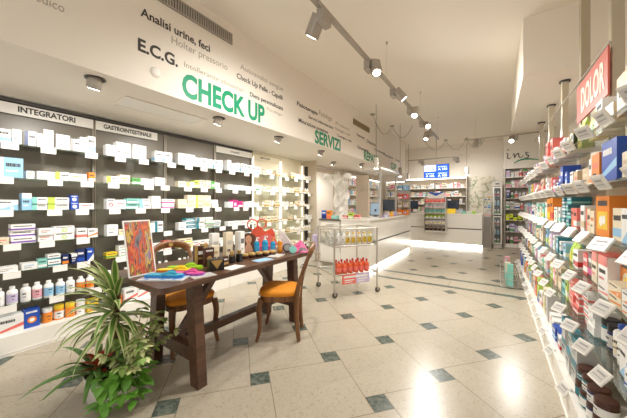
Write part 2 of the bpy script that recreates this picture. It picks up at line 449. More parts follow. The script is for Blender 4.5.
def pouch(w, d, h, base, acc):
    """pillow bag with crimped top"""
    b = MB(); prof = [(d*.48, .0, 1.), (d*.5, .25, 1.02), (d*.42, .55, 1.), (d*.22, .8, .97), (.004, .92, .96), (.004, 1., .96)]
    vs = []
    for dx, z, k in prof: vs += [(-dx, -w/2*k, z*h), (dx, -w/2*k, z*h), (dx, w/2*k, z*h), (-dx, w/2*k, z*h)]
    fs = [(3, 2, 1, 0)]; n = len(prof)
    for i in range(n-1): fs += [(i*4+k, i*4+(k+1) % 4, i*4+4+(k+1) % 4, i*4+4+k) for k in range(4)]
    fs.append((4*n-4, 4*n-3, 4*n-2, 4*n-1)); b.add(vs, fs, 0)
    x = d*.5+.001; b.quad((x, -w*.4, h*.05), (x, w*.4, h*.05), (x, w*.4, h*.22), (x, -w*.4, h*.22), 1)
    disc(b, 0, h*.36, w*.22, x*.98, 1); 
    return b.mesh('product_pouch', [PC[base], PC[acc]])
def tube(w, h, base, cap):
    """cream tube standing on its cap"""
    b = MB(); b.lathe([(w*.36, 0), (w*.38, .005), (w*.38, h*.16), (w*.3, h*.17)], 12, 1)
    n = 12; vs = []; 
    for rx, ry, z in ((w*.4, w*.4, h*.18), (w*.36, w*.44, h*.5), (w*.2, w*.48, h*.8), (.003, w*.5, h*.95), (.003, w*.5, h)):
        for k in range(n): vs.append((rx*math.cos(2*PI*k/n), ry*math.sin(2*PI*k/n), z))
    b.add(vs, [(i*n+k, i*n+(k+1) % n, i*n+n+(k+1) % n, i*n+n+k) for i in range(4) for k in range(n)], 0, True)
    b.add(vs[-n:], [tuple(range(n))], 0)
    return b.mesh('cream_tube', [PC[base], PC[cap]])

CN = dict(sky='sky-blue', aqua='mint', neon='neon-yellow', beige='tan')
cn = lambda k: CN.get(k, k)
STN = dict(band='stripe', top='top', side='edge', disc='disc', swoosh='swoosh', diag='corner', plain='print', window='picture')
_designs = {}
def design(spec):
    """spec: ('c',w,d,h,base,acc,style[,acc2]) | ('b',r,h,body,cap,lab) | ('j',...) | ('p',w,d,h,base,acc) | ('t',w,h,base,cap) -> mesh, width, depth, height, look, name, cat"""
    if spec in _designs: return _designs[spec]
    k = spec[0]
    if k == 'c':
        me = carton(*spec[1:]); w, d, h = spec[1:4]
        size = 'tall ' if h > 1.7*w else ('low ' if h < .55*w else '')
        r = (me, w, d, h, f'{size}{cn(spec[4])} carton with {cn(spec[5])} {STN[spec[6]]}', 'product_carton', 'carton')
    elif k == 'b':
        me = bottle(*spec[1:]); w = d = 2.06*spec[1]; h = spec[2]
        r = (me, w, d, h, f'{cn(spec[3])} bottle with {cn(spec[4])} cap', 'product_bottle', 'bottle')
    elif k == 'j':
        me = jar(*spec[1:]); w = d = 2.06*spec[1]; h = spec[2]
        r = (me, w, d, h, f'{cn(spec[3])} jar with {cn(spec[4])} lid', 'product_jar', 'jar')
    elif k == 'p':
        me = pouch(*spec[1:]); w, d, h = spec[1:4]
        r = (me, w, d, h, f'{cn(spec[4])} pouch with {cn(spec[5])} print', 'product_pouch', 'pouch')
    else:
        me = tube(*spec[1:]); w = d = spec[1]; h = spec[2]
        r = (me, w, d, h, f'{cn(spec[3])} tube standing on {cn(spec[4])} cap', 'cream_tube', 'tube')
    _designs[spec] = r
    return r
_seen_labels = {}
KIND = ['carton']
TIER = {2: ('base', 'top'), 3: ('base', 'middle', 'top'), 4: ('base', 'lower', 'upper', 'top')}
def put(spec, loc, rz, where, group, extra=''):
    me, w, d, h, look, name, cat = design(spec)
    if name == 'product_carton': name = KIND[0]
    o = bpy.data.objects.new(name, me); COL.objects.link(o)
    o.location = loc; o.rotation_euler = (0, 0, rz)
    tag(o, f'{look}, {where}', cat, group)
    return o
def c_(w, h, base, acc, style, d=.09, acc2='white'): return ('c', w, d, h, base, acc, style, acc2)

# ------------------------------------------------------------------ left wall shelving
LY = [.38+.79*i for i in range(7)]
LZ = [1.79, 1.495, 1.215, .925, .685, .40, .165]
XB, XF = -3.78, -3.44
BAYN = ['INTEGRATORI bay', 'GASTROINTESTINALE bay', 'unsigned dark bay', 'last dark bay', 'first pale bay', 'second pale bay']
SHELFN = ['top shelf', 'second shelf', 'third shelf', 'fourth shelf', 'fifth shelf', 'sixth shelf', 'plinth']
b = MB(); b.box(-.001, .004, -.052, .052, -.05, .006); b.box(-.012, .006, -.052, .052, .006, .009)
TICK = b.mesh('price_ticket', [M('ticket_white', (.90, .88, .84), .45)])
for i in range(6):
    y0, y1 = LY[i], LY[i+1]-.006
    dark = i < 4
    lab = ['dark-backed shelving bay headed INTEGRATORI, full of supplements', 'dark-backed shelving bay headed GASTROINTESTINALE', 'dark-backed shelving bay without a header sign, behind the trestle table',
           'last dark-backed shelving bay, adjoining the pale bays', 'pale backlit shelving bay adjoining the last dark bay', 'pale shelving bay ending at the dark door edge'][i]
    t = thing('wall_shelving_bay', lab, 'shelving', (XB, y0, 0), 0, 'shelving bays along the long wall')
    W = y1-y0
    b = MB(); b.box(0, .02, .001, W-.001, .165, SOFF-.02); b.build('back_panel', TAUPE if dark else PALEB, t)
    b = MB(); b.box(0, .40, 0, W, 0, .165, ch=.0); b.box(.40, .403, .0, W, .02, .028); p = b.build('plinth', WHITE, t)
    for e in (0, W-.012):
        b = MB(); b.box(.02, .05, e, e+.012, .165, SOFF-.04); b.build('upright', STEEL if not dark else GREYM, t)
    b = MB(); b.box(.02, .075, 0, W, SOFF-.035, SOFF-.008); b.build('cornice_rail', DGREY if dark else PALEB, t)
    if i in (0, 1, 3, 4):
        b = MB(); w0, w1 = (.01, W-.01) if i != 1 else (.01, W*.86)
        b.box(.05, .062, w0, w1, 2.105, 2.205); hs = b.build('header_sign', WHITE if dark else PALEB, t)
        body = {0: 'INTEGRATORI', 1: 'GASTROINTESTINALE', 3: 'VITAMINE', 4: 'DERMOCOSMESI'}[i]
        ww, off, hh = {0: (.42, .20, .052), 1: (.52, .08, .045), 3: (.20, .28, .035), 4: (.26, .2, .035)}[i]
        l = lettering(body, INK, None, (.0625, off, 2.135), U, V, ww, hh, .03 if i < 2 else 0); l.parent = hs
    if not dark:
        for e in (.014, W-.026):
            b = MB(); b.box(.052, .062, e, e+.008, .2, SOFF-.1); b.build('light_strip', LEDS, t)
    for k, z in enumerate(LZ[:6]):
        dep = .34
        b = MB(); b.box(.021, dep, .002, W-.002, z-.010, z); b.box(dep, dep+.004, .002, W-.002, z-.012, z+.004)
        sh = b.build('glass_shelf', GLASS, t)
        n = 3 if i < 4 else 2
        for q in range(n):
            yy = W*(q+.5)/n+random.uniform(-.06, .06)
            tk = bpy.data.objects.new('price_ticket', TICK); COL.objects.link(tk); tk.parent = sh; tk.location = (dep+.006, yy, z-.004)
# led line lighting the shelves from the soffit front
for y in (1.0, 2.6, 4.3):
    pass

W_ = 'white'
ROWS = {
 0: [c_(.10, .13, W_, 'sky', 'band'), c_(.075, .15, W_, 'sky', 'plain'), c_(.07, .165, W_, 'silver', 'plain'), c_(.085, .12, W_, 'grey', 'plain'), c_(.06, .14, W_, 'sky', 'band')],
 1: [c_(.10, .075, W_, 'silver', 'plain'), c_(.12, .075, W_, 'lime', 'side'), c_(.10, .09, 'cream', 'orange', 'plain'), c_(.11, .07, W_, 'sky', 'plain'), c_(.08, .10, W_, 'green', 'band')],
 2: [c_(.12, .058, W_, 'lime', 'side'), c_(.12, .058, W_, 'aqua', 'side'), c_(.14, .058, W_, 'magenta', 'band'), c_(.10, .058, W_, 'purple', 'plain'), c_(.11, .058, 'cream', 'lime', 'plain')],
 3: [c_(.13, .062, W_, 'lime', 'disc'), c_(.12, .07, W_, 'green', 'swoosh'), c_(.12, .10, W_, 'sky', 'plain'), c_(.10, .08, W_, 'orange', 'swoosh'), c_(.12, .07, W_, 'coral', 'plain')],
 4: [c_(.11, .05, W_, 'teal', 'side'), c_(.09, .07, W_, 'green', 'plain'), c_(.10, .06, 'cream', 'lime', 'band'), c_(.12, .085, W_, 'sky', 'plain'), c_(.10, .07, W_, 'red', 'swoosh')],
 5: [('b', .032, .15, W_, W_, W_), ('b', .032, .15, W_, W_, 'lilac'), ('b', .033, .155, W_, W_, 'sky'), ('b', .033, .15, W_, W_, 'orange'), ('b', .03, .15, W_, 'silver', 'pink')],
 6: [c_(.13, .15, W_, 'coral', 'swoosh'), ('j', .035, .13, 'orange', W_, 'orange'), ('j', .036, .13, 'yellow', W_, 'orange'), c_(.12, .13, W_, 'sky', 'side'), ('j', .035, .12, W_, W_, 'coral')],
}
KIND[0] = 'supplement_carton'
LEFT0 = {   # the first bay, listed as it stands from its near edge (n, stack)
 0: [(c_(.10, .115, W_, 'sky', 'band'), 1), (c_(.055, .125, W_, 'sky', 'plain'), 1), (c_(.075, .13, W_, 'navy', 'side'), 1), (c_(.035, .12, W_, 'silver', 'plain'), 1), (c_(.065, .165, W_, 'silver', 'plain'), 1), (c_(.10, .14, W_, 'silver', 'plain'), 1), (c_(.07, .12, W_, 'grey', 'side'), 1), (c_(.06, .15, W_, 'silver', 'plain'), 1), (c_(.06, .175, W_, 'sky', 'band'), 1), (c_(.05, .11, W_, 'blue', 'band'), 1), (c_(.05, .10, 'blue', W_, 'band'), 1)],
 1: [(c_(.17, .17, 'sky', W_, 'side'), 1), (c_(.05, .07, W_, 'lime', 'plain'), 1), (c_(.12, .075, W_, 'silver', 'plain'), 1), (c_(.10, .08, W_, 'lime', 'side'), 1), (c_(.13, .075, W_, 'orange', 'plain'), 1), (c_(.05, .10, 'orange', W_, 'band'), 1), (c_(.07, .07, 'lime', W_, 'plain'), 1)],
 2: [(c_(.14, .09, W_, 'sky', 'diag'), 1), (c_(.06, .15, 'sky', W_, 'top'), 1), (c_(.10, .058, W_, 'aqua', 'side'), 2), (c_(.15, .058, W_, 'lime', 'side'), 2), (c_(.06, .07, 'blue', W_, 'disc'), 2), (c_(.12, .062, W_, 'red', 'plain'), 1)],
 3: [(c_(.09, .06, 'cream', 'coral', 'plain'), 1), (c_(.15, .055, W_, 'purple', 'band'), 3), (c_(.10, .06, W_, 'coral', 'plain'), 2), (c_(.15, .065, W_, 'lime', 'disc'), 2), (c_(.08, .10, W_, 'coral', 'band'), 1), (c_(.08, .09, W_, 'orange', 'swoosh'), 1)],
 4: [(c_(.14, .05, W_, 'silver', 'plain'), 1), (c_(.10, .06, W_, 'sky', 'plain'), 1), (c_(.06, .08, 'aqua', W_, 'band'), 1), (c_(.09, .055, W_, 'teal', 'band'), 2), (c_(.045, .095, 'navy', 'orange', 'band'), 1), (c_(.045, .095, 'navy', W_, 'top'), 1), (c_(.055, .13, 'navy', 'blue', 'band'), 1), (c_(.055, .13, 'blue', W_, 'diag'), 1), (c_(.09, .13, 'sky', 'navy', 'band'), 1)],
 5: [(('b', .034, .155, W_, W_, W_), 1), (('b', .034, .155, W_, W_, 'lilac'), 1), (('b', .034, .155, W_, 'silver', W_), 1), (('b', .034, .155, W_, W_, 'pink'), 1), (('b', .034, .155, W_, W_, 'sky'), 1), (('b', .034, .15, W_, W_, 'sky'), 1), (('b', .034, .15, W_, W_, W_), 1), (('b', .034, .14, W_, W_, 'orange'), 1), (('b', .034, .14, W_, W_, 'orange'), 1), (('b', .034, .15, W_, W_, W_), 1)],
 6: [(c_(.17, .15, W_, 'coral', 'swoosh', .12), 1), (c_(.10, .16, 'blue', 'orange', 'disc'), 1), (('j', .037, .13, 'orange', W_, 'orange'), 1), (('j', .037, .135, 'orange', 'yellow', W_), 1), (('j', .037, .135, 'orange', 'yellow', 'orange'), 1), (('j', .038, .14, W_, W_, W_), 1), (c_(.09, .12, 'yellow', 'orange', 'window'), 1)],
}
G_ = lambda w, a, c, st='band', h=.058: c_(w, h, a, c, st)
LEFTX = {
 (1, 1): [(c_(.12, .075, W_, 'lime', 'side'), 1), (c_(.10, .10, 'cream', 'lime', 'plain'), 1), (c_(.09, .075, 'green', W_, 'band'), 1), (c_(.14, .075, W_, 'silver', 'plain'), 1), (c_(.12, .10, W_, 'silver', 'plain'), 1), (c_(.12, .075, W_, 'sky', 'plain'), 1)],
 (1, 2): [(c_(.07, .11, W_, 'red', 'disc'), 1), (c_(.10, .10, W_, 'coral', 'plain'), 1), (G_(.12, 'aqua', W_), 2), (G_(.12, W_, 'aqua', 'side'), 2), (G_(.10, W_, 'silver', 'plain', .075), 2), (G_(.15, W_, 'magenta'), 2), (G_(.06, 'red', W_), 2)],
 (2, 1): [(c_(.11, .075, 'cream', 'lime', 'plain'), 1), (c_(.10, .075, W_, 'lime', 'side'), 1), (c_(.07, .10, 'lime', W_, 'band'), 1), (c_(.08, .11, 'cream', 'red', 'disc'), 1), (c_(.08, .11, 'cream', 'red', 'disc'), 1), (c_(.06, .11, 'green', W_, 'disc'), 1), (c_(.08, .09, W_, 'coral', 'plain'), 1)],
 (2, 2): [(G_(.12, 'cream', 'lime', 'plain'), 2), (G_(.12, 'cream', 'lime', 'plain'), 3), (G_(.12, 'cream', 'lime', 'side'), 3), (G_(.11, 'cream', 'yellow', 'plain'), 3), (G_(.10, W_, 'lilac', 'plain'), 2)],
 (2, 3): [(c_(.10, .10, W_, 'silver', 'plain'), 1), (G_(.13, 'teal', W_, 'band', .05), 3), (G_(.13, W_, 'teal', 'side', .05), 3), (G_(.12, W_, 'green', 'band', .05), 3), (G_(.12, W_, 'teal', 'band', .05), 2)],
 (3, 2): [(c_(.09, .09, W_, 'lilac', 'plain'), 1), (c_(.10, .12, 'magenta', 'pink', 'disc'), 1), (c_(.09, .10, 'magenta', W_, 'band'), 1), (c_(.10, .09, W_, 'silver', 'plain'), 1), (c_(.12, .10, W_, 'sky', 'plain'), 1), (c_(.10, .08, W_, 'silver', 'plain'), 1)],
 (1, 4): [(c_(.10, .06, 'yellow', 'green', 'band'), 1), (c_(.12, .06, W_, 'green', 'swoosh'), 2), (c_(.10, .09, 'purple', W_, 'band'), 1), (c_(.12, .07, W_, 'aqua', 'side'), 1), (c_(.11, .10, W_, 'coral', 'plain'), 1), (c_(.09, .06, 'coral', W_, 'band'), 2)],
 (1, 3): [(c_(.10, .12, W_, 'silver', 'plain'), 1), (c_(.12, .06, 'cream', 'yellow', 'swoosh'), 1), (c_(.13, .12, W_, 'silver', 'plain'), 1), (c_(.12, .11, W_, 'sky', 'plain'), 1), (c_(.10, .13, W_, 'teal', 'side'), 1)],
}
for i in range(6):
    for k in range(7):
        y = LY[i]+.02; end = LY[i+1]-.03; n = 0; x = XB+.34-.055
        if i >= 4 and k == 6: continue
        seq = list(LEFT0[k]) if i == 0 else (list(LEFTX[i, k]) if (i, k) in LEFTX else None)
        while True:
            if seq is not None:
                if not seq: break
                spec, st = seq.pop(0)
            else:
                spec = random.choice(ROWS[k]); st = 1
                if i >= 4:
                    spec = random.choice([('b', .021, .105, W_, 'gold', 'cream'), ('b', .022, .12, W_, W_, 'cream'), c_(.06, .10, W_, 'gold', 'plain'), c_(.055, .12, 'cream', 'gold', 'band'), ('j', .026, .06, W_, 'gold', W_), ('t', .045, .12, W_, 'gold')])
                elif spec[0] == 'c' and spec[3] < .065: st = random.choice((2, 2, 3)) if k < 4 else random.choice((1, 2))
                elif random.random() < .08: y += random.uniform(.05, .12)
            me, w, d, h, look, *_ = design(spec)
            reps = 1 if seq is not None else random.choice((1, 2, 2, 3))
            stop = False
            for r in range(reps):
                if y+w > end: stop = True; break
                zz = LZ[k]+.0005
                if in_frame(x, y+w/2, zz+h/2):
                    where0 = f'{ORD[n]} from near end, {SHELFN[k]}, {BAYN[i]}'
                    for q in range(st):
                        jx = random.uniform(-.015, .012)
                        wh = where0 if st == 1 else where0.replace(' from near end', ' stack '+TIER[st][q])
                        put(spec, (x+jx, y+w/2, zz), random.uniform(-.03, .03) if spec[0] == 'c' else random.uniform(-.4, .4), wh, f'products on the {SHELFN[k]} along the long wall')
                        zz += h+.0006
                    n += 1
                y += w+random.choice((.004, .006, .012, .02))
            if stop: break
# end side panel of the shelving
BEI = M('beige_post', (.56, .47, .36), .5)
t = thing('cabinet_side_panel', 'beige upright end panel with a dark slot closing the pale shelving run', 'panel', (XB, LY[6], 0))
b = MB(); b.box(0, .42, 0, .03, 0, SOFF-.001); b.build('panel_board', BEI, t)
b = MB(); b.box(.10, .20, -.003, -.0005, .1, SOFF-.12); b.build('dark_slot', M('dark_edge', (.035, .03, .025), .4), t)
t = thing('panelled_door', 'cream panelled door set in the long wall past the shelving', 'door', (XL+.002, 5.36, 0))
b = MB(); b.box(0, .05, 0, 1.3, 2.1, 2.18); b.box(0, .05, 0, .06, 0, 2.1); b.box(0, .05, 1.24, 1.3, 0, 2.1); b.build('door_frame', BEI, t)
b = MB(); b.box(0, .03, .062, .645, .01, 2.095); b.box(0, .03, .65, 1.238, .01, 2.095); b.build('door_leaf', CREAM, t)

# ------------------------------------------------------------------ soffit downlights (gimbal cans)
def downlight(x, y, label, tx):
    t = thing('soffit_spotlight', label, 'spotlight', (x, y, SOFF-.0005), 0, 'spotlights under the bulkhead')
    b = MB(); b.lathe([(.068, 0), (.068, -.006), (.052, -.008), (.052, 0)], 20, 0); b.build('trim_ring', DGREY, t)
    rot = Matrix.Translation((0, 0, -.004)) @ Matrix.Rotation(R(28), 4, 'Y')
    b = MB(); b.lathe([(.036, .02), (.048, -.005), (.050, -.065), (.046, -.072), (.040, -.074)], 18, 0, mat=rot); b.build('lamp_head', FIXT, t)
    b = MB(); b.lathe([(.039, -.0735), (.039, -.0755)], 16, 0, mat=rot); b.build('lamp_lens', LAMP, t)
    spot_light('soffit_spot', (x-.055, y, SOFF-.10), (tx, y, .75), 44 if y < 5 else 24, 140, .9)
SL = [(-2.60, .82, 'opposite the INTEGRATORI sign'), (-2.62, 1.98, 'beneath the H of CHECK UP'), (-2.64, 3.03, 'just past the CHECK UP lettering'),
      (-2.68, 4.26, 'beneath the SERVIZI lettering'), (-2.70, 6.15, 'beneath the REPARTI lettering'), (-2.72, 7.9, 'beneath the CUP lettering'), (-3.15, 5.55, 'above the white paper sculpture')]
for x, y, w in SL: downlight(x, y, f'tilted grey can spotlight under the bulkhead, {w}', -3.6)

# ------------------------------------------------------------------ track light
t = thing('lighting_track', 'long grey ceiling track carrying the row of square spotlights', 'light track', (-1.12, 3.9, 2.77))
b = MB(); b.box(-.018, .018, -3.2, 3.0, 0, .035, ch=.004); b.build('rail', FIXT, t)
b = MB()
for y in (-2.4, -.6, 1.2, 2.9): b.lathe([(.002, .035), (.002, CEIL-2.77)], 6, 0, (0, y, 0))
b.build('suspension_wire', STEEL, t)
b = MB()
for y in (-2.4, -.6, 1.2, 2.9): b.lathe([(.012, CEIL-2.77-.03), (.014, CEIL-2.77-.0005)], 10, 0, (0, y, 0))
b.build('ceiling_anchor', STEEL, t)
def track_head(y, label, aim, power, x=-1.12, z=2.77, size=80, grp='square spotlights on the long track'):
    t = thing('track_spotlight', label, 'spotlight', (x, y, z-.0005), 0, grp)
    d = (Vector(aim)-Vector((x, y, z))).normalized()
    b = MB(); b.box(-.03, .03, -.065, .065, -.095, -.001, ch=.006); b.build('driver_box', FIXT, t)
    side = Vector((-1, 0, 0)) if d.x < 0 else Vector((1, 0, 0))
    c = side*.078+Vector((0, 0, -.075))
    mat = Matrix.Translation(c) @ d.to_track_quat('-Z', 'Y').to_matrix().to_4x4()
    b = MB(); b.box(-.048, .048, -.044, .044, -.085, .075, mat=mat, ch=.010); b.build('lamp_head', FIXT, t)
    b = MB(); b.lathe([(.038, -.0855), (.038, -.0875)], 16, 0, mat=mat); b.build('lamp_lens', LAMP, t)
    p0 = Vector((x, y, z))+c+d*.11
    spot_light('track_spot', p0, aim, power, size, .7)
for i, (y, aim) in enumerate([(1.82, (-2.6, 2.2, .8)), (2.72, (-.2, 1.6, 0)), (3.56, (.4, 4.6, .9)), (4.38, (-1.0, 2.6, 0)), (5.2, (.4, 3.2, .9)), (6.02, (-1.5, 5.0, 0))]):
    lab = 'square grey spotlight on the long track, '+['first from the near end, over the table', 'second from the near end with lit lens', 'third from the near end, turned to the gondola', 'fourth from the near end with lit lens',
          'fifth from the near end, turned to the gondola', 'last before the number display'][i]
    track_head(y, lab, aim, 72, size=150)
# cross rail by the gondola and the rail over the back counter
def cross_rail(x0, x1, y, z, label):
    t = thing('lighting_track', label, 'light track', ((x0+x1)/2, y, z)); w = (x1-x0)/2
    b = MB(); b.box(-w, w, -.014, .014, 0, .028); b.build('rail', FIXT, t)
    b = MB(); b.lathe([(.002, .028), (.002, CEIL-z-.0005)], 6, 0, (-w*.7, 0, 0)); b.lathe([(.002, .028), (.002, CEIL-z-.0005)], 6, 0, (w*.7, 0, 0)); b.build('suspension_wire', STEEL, t)
cross_rail(-.62, .95, 7.25, 2.74, 'thin grey cross track ending beside the script sign')
cross_rail(-2.35, -.62, 8.95, 2.64, 'thin grey track hung above the back counter')
track_head(7.25, 'bright glaring spotlight beside the script sign', (.1, 4.5, .6), 70, .36, 2.74, 70, 'spotlights on the short tracks')
track_head(7.25, 'unlit-looking grey spotlight on the cross track end', (-1.0, 9.0, .8), 60, -.30, 2.74, 140, 'spotlights on the short tracks')
track_head(8.95, 'grey spotlight above the display stand, beside the number screen', (-1.95, 10.0, 1.2), 26, -1.98, 2.64, 150, 'spotlights on the short tracks')
track_head(8.95, 'grey spotlight over the counter end, past the number screen', (-.7, 10.0, 1.2), 26, -1.02, 2.64, 150, 'spotlights on the short tracks')
# ceiling roses with drooping cables
RO = [(-2.28, 5.77, 'above the bronze vent'), (-2.2, 6.9, 'past the bronze vent'), (-1.85, 9.0, 'behind the track end'), (-1.3, 9.35, 'above the number screen'), (-.75, 9.5, 'above the counter end')]
for i, (x, y, w) in enumerate(RO):
    t = thing('ceiling_rose', f'small grey ceiling rose with drooping black cable, {w}', 'ceiling rose', (x, y, CEIL-.0005), 0, 'ceiling roses with cables')
    b = MB(); b.lathe([(.055, 0), (.055, -.018), (.04, -.025)], 16, 0); b.build('rose_cover', FIXT, t)
    nx, ny = RO[(i+1) % 5][:2] if i in (0, 2, 3) else (x+.5, y+.1)
    b = MB(); dx, dy = nx-x, ny-y
    b.tube([(dx*q/10, dy*q/10, -.025-.30*math.sin(PI*q/10)) for q in range(10)]+[(dx*.985, dy*.985, -.03)], .004, 5); b.build('cable', BLACK, t)
# pendant cylinders over counters
for x, y, zt, m, w, r in [(-2.0, 5.25, 2.20, 'white_lacquer', 'white cylinder pendant in front of the REPARTI lettering', .045), (-2.0, 6.9, 2.18, 'fixture_grey', 'grey cylinder pendant in front of the CUP lettering', .045),
                          (-2.42, 9.3, 2.30, 'fixture_grey', 'grey cylinder pendant at the inner end of the back counter', .06), (-.72, 9.3, 2.36, 'fixture_grey', 'grey cylinder pendant at the cabinet end of the back counter', .06)]:
    t = thing('pendant_lamp', w, 'pendant lamp', (x, y, zt))
    b = MB(); b.lathe([(r, -.22), (r, 0), (r*.8, .006)], 16, 0); b.build('lamp_shade', _mats[m], t)
    b = MB(); b.lathe([(.004, .006), (.004, CEIL-zt-.0005)], 6, 0); b.build('cable', BLACK, t)
    b = MB(); b.lathe([(r*.85, -.2215), (r*.85, -.2205)], 14, 0); b.build('bulb', LAMP, t)

# ------------------------------------------------------------------ right glass gondola
RXF, RXB = .42, .64
RZ = [1.655, 1.375, 1.10, .825, .515, .20]
RS = [1.2, 2.52, 3.27, 4.10, 5.0, 5.97, 6.75]
RBN = ['bay before first pole', 'bay under DOLOR sign', 'bay past DOLOR sign', 'fourth gondola bay', 'fifth gondola bay', 'last gondola bay']
def ticket_mesh(tilt):
    b = MB(); mt = Matrix.Rotation(R(tilt), 4, 'Y')
    b.box(-.006, .006, -.046, .046, -.036, .034, 0, mt, .004); b.box(-.0072, -.0061, -.036, .036, -.026, .024, 1, mt); b.box(-.0082, -.0073, -.03, .02, .006, .014, 2, mt); b.box(-.0082, -.0073, -.03, .028, -.012, -.008, 2, mt)
    b.box(0, .02, -.03, .03, -.004, .002, 0)
    return b.mesh('price_ticket', [WHITE, M('ticket_grey', (.62, .60, .57), .3), M('pale_print', (.32, .30, .29), .5)])
RTICKS = [ticket_mesh(-30), ticket_mesh(38)]
BEIGEB = M('gondola_back', (.50, .40, .28), .45)
for i in range(6):
    y0, y1 = RS[i], RS[i+1]-.004; Wd = y1-y0
    t = thing('glass_gondola_bay', ['glass shelving bay beside the first ceiling pole, fronted by brown jars', 'glass shelving bay beneath the red DOLOR sign', 'glass shelving bay just past the red DOLOR sign',
        'fourth glass shelving bay along the aisle side', 'fifth glass shelving bay along the aisle side', 'glass shelving bay ending the aisle side, before the script sign'][i], 'shelving', (RXF, y0, 0), 0, 'glass gondola bays')
    b = MB(); b.box(-.07, .24, 0, Wd, 0, .18); b.box(-.076, -.07, 0, Wd, .0, .02); PL = b.build('plinth', WHITE, t)
    b = MB(); b.box(.170, .178, 0, Wd, .18, 1.60); b.build('back_panel', BEIGEB, t)
    for k, z in enumerate(RZ[:5]):
        b = MB(); b.box(0, .168, .002, Wd-.002, z-.010, z); b.box(-.002, 0, .002, Wd-.002, z-.011, z+.001, 0)
        sh = b.build('glass_shelf', GLASS, t)
        b2 = MB(); b2.box(.02, .168, .0, .012, z-.04, z-.011); b2.build('bracket', STEEL, sh)
        n = max(2, int(Wd/.29))
        for q in range(n):
            yy = Wd*(q+.5)/n+random.uniform(-.03, .03)
            tk = bpy.data.objects.new('price_ticket', RTICKS[k > 1]); COL.objects.link(tk); tk.parent = sh; tk.location = (-.034, yy, z-.008); tk.rotation_euler = (0, 0, random.uniform(.15, .6))
    le = t.children[0] if 0 else PL
    for q in range(2):
        tk = bpy.data.objects.new('price_ticket', RTICKS[1]); COL.objects.link(tk); tk.parent = le; tk.location = (-.084, Wd*(q+.5)/2, .165); tk.rotation_euler = (0, 0, .3)
# poles
for i, y in enumerate(RS[1:6]):
    top = 2.65 if y > 3.7 else CEIL
    t = thing('gondola_pole', f'square champagne metal pole rising to the ceiling, {ORD[i]} along the aisle shelves', 'pole', (.64, y, 0), 0, 'ceiling poles of the gondola')
    b = MB(); b.box(-.03, .03, -.03, .03, .185, top-.02, ch=.004); b.build('pole_shaft', POLE, t)
    b = MB(); b.lathe([(.05, top-.02), (.05, top-.0005)], 16, 0); b.build('ceiling_cap', DGREY, t)

# header sign
t = thing('gondola_header_sign', 'long red header sign reading DOLOR between ceiling poles', 'sign', (.588, 3.26, 1.965))
b = MB(); b.box(0, .010, -.79, 0, 0, .31); pn = b.build('sign_panel', M('sign_red', (.62, .13, .09), .4), t)
l = lettering('DOLOR', M('sign_cream', (.88, .74, .62), .5), None, (-.0005, -.15, .065), (0, -1, 0), V, .59, .185, .03); l.parent = pn
b = MB(); b.tube([(.010, -.79, .33), (.010, 3.3, .48)], .006, 6)
b.build('support_rail', FIXT, t)

